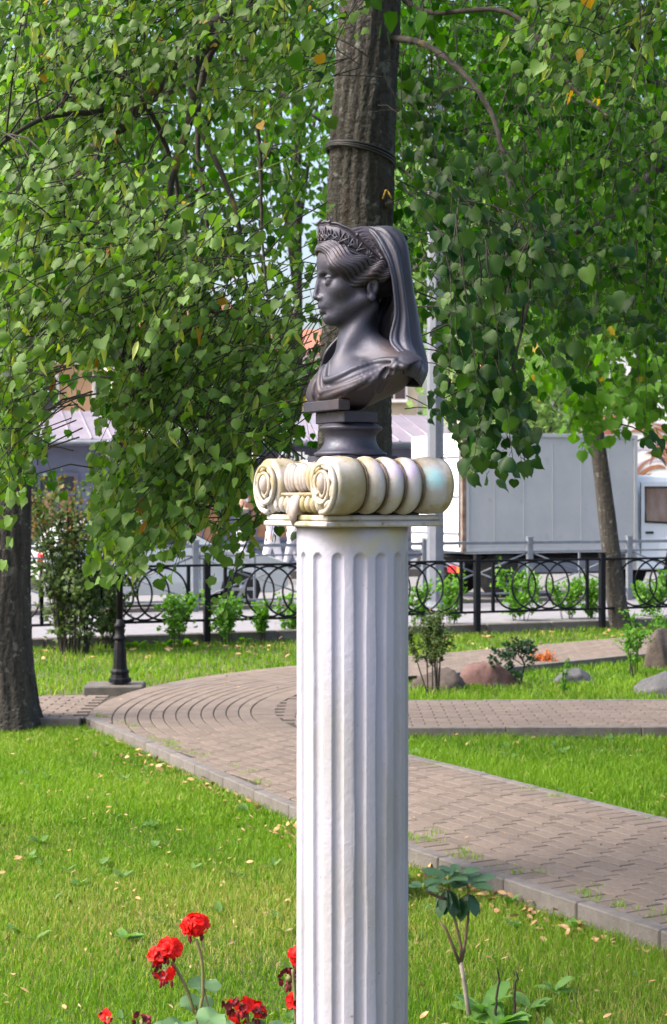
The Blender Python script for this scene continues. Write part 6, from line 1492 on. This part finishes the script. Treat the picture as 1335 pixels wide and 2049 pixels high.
# hair: waves combed back from the parting, carved as separate locks
S1 = (1335 / 320., 580, 420)
hairmass = Sdf(); hairmass.ops = [o for o in fig.ops[:2]] ; hairmass.ell(H_, (.022, .052, .040), (.058, .026, .030), .008, sym=True, tilt=-.25); hairmass.ell(H_, (-.040, .058, .028), (.040, .024, .030), .010, sym=True)
LOW = np.array(spline([(262, 335), (300, 355), (355, 420), (400, 495), (465, 560), (535, 605), (610, 615), (690, 600), (760, 585), (815, 575)], 6))
UPP = np.array(spline([(285, 290), (330, 280), (420, 300), (515, 370), (590, 410), (660, 435), (720, 450), (765, 460), (800, 470), (830, 485)], 6))
hair = MB(); k = 7
for i in range(k):
    t = i / (k - 1); m = len(LOW); sidx = np.arange(m) / (m - 1)
    tt = t + .105 * np.sin(2 * pi * (sidx * 3.4 - t * .45)) * np.clip(sidx * 5, .2, 1)
    q = LOW * (1 - tt[:, None]) + UPP * tt[:, None]
    px = S1[1] + q[:, 0] / S1[0]; py = S1[2] + q[:, 1] / S1[0]
    D = np.stack([(px - PW / 2) / FPX, np.ones(m), (HOR - py) / FPX], -1); P = hairmass.trace(D, t0=3.3); Nn = hairmass.grad(P)
    lift = .0025 + .0050 * math.sin(pi * min(1, t * .9 + .1)) + .003 * np.sin(2 * pi * (sidx * 3.4 - t * .55) + 1.0)
    P = P + Nn * lift[:, None]
    rad = [.0066 * (.55 + .45 * math.sin(pi * min(1, .12 + .9 * s_))) for s_ in sidx]
    Lc = H_.loc(P); Lc[0, 1] = .001; Lc[1, 1] = min(Lc[1, 1], .009); Lc[2, 1] = min(Lc[2, 1], .018)
    for sg in (1, -1):
        hair.tube([Vector(H_.wld(p * np.array([1, sg, 1]))) for p in Lc], rad, 7)
        hair.tube([Vector(H_.wld((p + np.array([.0, .0030, .0034])) * np.array([1, sg, 1]))) for p in Lc], [r * .5 for r in rad], 6)
for i in range(17):                                            # combed crown between diadem and veil
    u = i / 16; a = np.array((470 + 250 * u, 175 + 235 * u)); b = np.array((625 + 170 * u, 140 + 330 * u))
    mid = (a + b) / 2 + np.array((8, -16 + 20 * math.sin(i * 2.1)))
    P = on_px(hairmass, [tuple(a), tuple(mid), tuple(b)], *S1, lift=.0015 + .0008 * math.sin(i * 2.4), n=6); Lc = H_.loc(P); Lc = Lc[(np.linalg.norm(Lc, axis=1) < .15) & (Lc[:, 1] > -.01)]
    if len(Lc) < 4: continue
    for sg in (1, -1): hair.tube([Vector(H_.wld(p * np.array([1, sg, 1]))) for p in Lc], .0046, 7)
for i in range(5):                                             # small locks in front of the ear and the curl over it
    P = on_px(hairmass, [(560 + 18 * i, 560), (548 + 22 * i, 600), (552 + 24 * i, 640), (560 + 22 * i, 665 - 8 * i)], *S1, lift=.004, n=6); Lc = H_.loc(P)
    for sg in (1, -1): hair.tube([Vector(H_.wld(p * np.array([1, sg, 1]))) for p in Lc], [.005 * (1 - .7 * j / len(P)) for j in range(len(P))], 6)
hair.build('hair', M_['bronze'], bust)
# diadem
tab = [(0, (.0880, 0, .083), (.0905, 0, .132)), (.3, (.0765, .038, .083), (.0775, .042, .134)), (.55, (.047, .0675, .077), (.045, .0715, .127)),
       (.75, (.010, .0805, .061), (.012, .0845, .104)), (.9, (-.026, .0840, .047), (-.021, .0865, .067)), (1.0, (-.053, .0835, .039), (-.052, .085, .046))]
def dia(s_):
    s0 = abs(s_); sg = 1 if s_ >= 0 else -1
    x = [t[0] for t in tab]; lo = np.array([np.interp(s0, x, [t[1][q] for t in tab]) for q in range(3)]); hi = np.array([np.interp(s0, x, [t[2][q] for t in tab]) for q in range(3)])
    lo[2] -= .15 * lo[1]; hi[2] -= .15 * hi[1]; lo[1] *= sg; hi[1] *= sg; return lo, hi
SS = np.linspace(-1, 1, 81); lo_ = []; hi_ = []
for s_ in SS:
    acc = [dia(max(-1, min(1, s_ + d))) for d in np.linspace(-.09, .09, 7)]
    lo_.append(np.mean([a[0] for a in acc], 0)); hi_.append(np.mean([a[1] for a in acc], 0))
lo_ = np.array(lo_); hi_ = np.array(hi_)
tang = np.gradient(lo_, axis=0); upv = hi_ - lo_; nrm = np.cross(upv, tang); nrm /= np.linalg.norm(nrm, axis=1, keepdims=True)
nrm *= np.sign((nrm * (lo_ - np.array((-.01, 0, .06)))).sum(1))[:, None]
crest = 1 + .035 * np.abs(np.sin(SS * pi * 5.5))
V = []; 
for t, o in ((0, .0), (.5, -.0006), (1, .001)):
    V.append(lo_ + upv * t * crest[:, None] + nrm * o)
for t, o in ((1, -.0045), (.5, -.005), (0, -.0045)):
    V.append(lo_ + upv * t * crest[:, None] + nrm * o)
n = len(SS); V = np.concatenate([H_.wld(v) for v in V]); r_ = np.arange(6)[:, None] * n; r2 = (np.arange(6)[:, None] + 1) % 6 * n; j = np.arange(n - 1)[None]
F = np.stack([r_ + j, r_ + j + 1, r2 + j + 1, r2 + j], -1).reshape(-1, 4)
ends = [np.array([[q * n for q in range(6)][::-1]]), np.array([[q * n + n - 1 for q in range(6)]])]
diadem = link('diadem', np_mesh('diadem', V, [F] + ends, M_['bronze'], True), bust)
HV = lambda v: Vector(H_.wld(v))
m = MB(); m.tube([HV(p + q * .001) for p, q in zip(lo_, nrm)], .0030, 7); m.tube([HV(a + b * .11 + q * .001) for a, b, q in zip(lo_, upv, nrm)], .0015, 6)
m.tube([HV(a + b * c_ * .985 + q * .001) for a, b, q, c_ in zip(lo_, upv, nrm, crest)], .0028, 7); m.tube([HV(a + b * c_ * .87 + q * .0005) for a, b, q, c_ in zip(lo_, upv, nrm, crest)], .0013, 6)
m.build('rim', M_['bronze'], diadem)
for i, s_ in enumerate(np.linspace(-.86, .86, 15)):
    i0 = int(round((s_ + 1) / 2 * (n - 1))); a, u, q = lo_[i0], upv[i0], nrm[i0]; hgt = np.linalg.norm(u)
    if hgt < .010: continue
    tg = tang[i0] / np.linalg.norm(tang[i0]); un = u / hgt; m = MB()
    for k in range(-2, 3):
        ang = k * .52; d = un * math.cos(ang) + tg * math.sin(ang); ln = hgt * (.30 if i % 2 else .26) * (1 - .07 * abs(k))
        c = a + u * .22 + d * ln * 1.05 + q * .0012
        Z_ = Vector(d @ H_.B).normalized(); X_ = Vector(q @ H_.B).normalized(); Y_ = Z_.cross(X_)
        m.ball(HV(c), (.0026, .0028, ln), 7, 5, Matrix((tuple(X_), tuple(Y_), tuple(Z_))).transposed())
    m.ball(HV(a + u * .2 + q * .001), (.0034), 7, 5); m.build('palmette', M_['bronze'], diadem)
for s_ in (-.98, -.72, -.35, -.12, .12, .35, .72, .98):
    i0 = int(round((s_ + 1) / 2 * (n - 1))); MB().ball(HV(lo_[i0] + upv[i0] * 1.02 * crest[i0] + nrm[i0] * .002), .0048, 10, 7).build('bead', M_['bronze'], diadem)
# veil
rows = [((-.006, .012, .1190), (-.028, .016, .1240), (-.056, 0, .1235), None, None),
        ((-.026, .054, .1020), (-.060, .054, .1130), (-.094, 0, .1180), None, None),
        ((-.050, .084, .048), (-.084, .078, .074), (-.114, 0, .088), None, None),
        ((-.062, .092, .008), (-.095, .084, .018), (-.122, 0, .034), None, None),
        ((-.068, .092, -.026), (-.102, .082, -.030), (-.130, 0, -.018), None, None),
        ((-.072, .089, -.082), (-.109, .080, -.086), (-.139, 0, -.078), (-.08, -.076, -.074), (-.030, -.080, -.068)),
        ((-.060, .090, -.138), (-.112, .090, -.146), (-.143, .005, -.138), (-.08, -.090, -.135), (.014, -.084, -.108)),
        ((-.070, .122, -.166), (-.116, .122, -.182), (-.146, .03, -.190), (-.08, -.115, -.18), (.050, -.098, -.148)),
        ((-.082, .146, -.186), (-.116, .148, -.206), (-.140, .055, -.216), (-.08, -.128, -.20), (.060, -.112, -.180)),
        ((-.080, .134, -.222), (-.105, .140, -.232), (-.128, .08, -.245), (-.08, -.14, -.22), (.066, -.122, -.200))]
ctl = []
for e, s_, b, sf, ef in rows:
    sf = sf or (s_[0], -s_[1], s_[2]); ef = ef or (e[0], -e[1], e[2]); ctl.append([e, s_, b, sf, ef])
nu, nv = 26, 12
G = np.array([np.array(spline(c, nu)) for c in ctl]); G = np.stack([np.array(spline(list(G[:, j]), nv)) for j in range(G.shape[1])], 1)   # rows x around x 3
nvv, nuu = G.shape[:2]
def gnorm(G):
    du = np.gradient(G, axis=1); dv = np.gradient(G, axis=0); q = np.cross(du, dv); return q / (np.linalg.norm(q, axis=2, keepdims=True) + 1e-9)
q = gnorm(G); cen = G.mean(1, keepdims=True) + np.array((.06, 0, 0)); q *= np.sign((q * (G - cen)).sum(2, keepdims=True).mean())
uu = np.linspace(0, 1, nuu)[None]; vv = np.linspace(0, 1, nvv)[:, None]
amp = .0042 + .0050 * vv
ph = .9 * np.sin(vv * 5.0)
wave = np.sin(2 * pi * (5.6 * uu + .30 * np.sin(vv * 3.2)) + ph) * .62 + np.sin(2 * pi * (3.1 * uu - .4 * vv) + 1.3) * .6 + .18 * np.sin(2 * pi * (11 * uu - .6 * vv) + 2 * vv)
wave = np.sign(wave) * np.abs(wave) ** .8
edge = np.clip(np.minimum(uu, 1 - uu) * 14, .25, 1) * np.clip((1 - vv) * 3.4, .02, 1)
G = G + q * (amp * wave * edge)[..., None]
q = gnorm(G); q *= np.sign((q * (G - cen)).sum(2, keepdims=True).mean())
for _ in range(2): q[1:-1] = (q[:-2] + q[1:-1] + q[2:]) / 3
Gi = G - q * .0060
def gidx(o): return (o + np.arange(nvv - 1)[:, None] * nuu + np.arange(nuu - 1)[None])
a = gidx(0); b = gidx(nvv * nuu)
F = [np.stack([a, a + 1, a + nuu + 1, a + nuu], -1).reshape(-1, 4), np.stack([b, b + nuu, b + nuu + 1, b + 1], -1).reshape(-1, 4)]
def rim_(i): 
    i = np.array(i); k = nvv * nuu; F.append(np.stack([i[:-1], i[:-1] + k, i[1:] + k, i[1:]], -1))
rim_(range(nuu)); rim_([(nvv - 1) * nuu + x for x in range(nuu)][::-1]); rim_([x * nuu for x in range(nvv)][::-1]); rim_([x * nuu + nuu - 1 for x in range(nvv)])
veil = link('veil', np_mesh('veil', np.concatenate([H_.wld(G.reshape(-1, 3)), H_.wld(Gi.reshape(-1, 3))]), F, M_['bronze_veil'], True), bust)
MB().tube([Vector(p) for p in H_.wld(G[:, 0] - q[:, 0] * .003)], [.0042] * nvv, 7).build('hem', M_['bronze_veil'], veil)
MB().tube([Vector(p) for p in H_.wld(G[:, -1] - q[:, -1] * .003)], [.0042] * nvv, 7).build('hem', M_['bronze_veil'], veil)
# tablet, block and turned socle
def tp(a, b, z): return Vector(TORSO.wld((a, b, z)))
MB().box(tp(.068, 0, 1.9155), (.166, .030, .023), ROT_CAP, .0015).build('tablet', M_['bronze'], bust)
MB().box(tp(.016, 0, 1.8905), (.134, .088, .0265), ROT_CAP, .002).build('block', M_['bronze'], bust)
MB().lathe([(.060, 1.8765), (.0650, 1.8745), (.0665, 1.8715), (.0710, 1.8705), (.0738, 1.8665), (.0710, 1.8615), (.0660, 1.8600), (.0640, 1.8560), (.0600, 1.8520), (.0585, 1.8440), (.0595, 1.8360), (.0630, 1.8270), (.0690, 1.8190), (.0775, 1.8125), (.0835, 1.8100), (.0835, 1.8055), (.0800, 1.8035)], 56, tuple(tp(.005, 0, 0))[:2] + (0,)).build('socle', M_['bronze'], bust)
MB().box(tp(.0, 0, 1.7945), (.152, .152, .017), ROT_CAP, .002).build('plinth', M_['bronze'], bust)
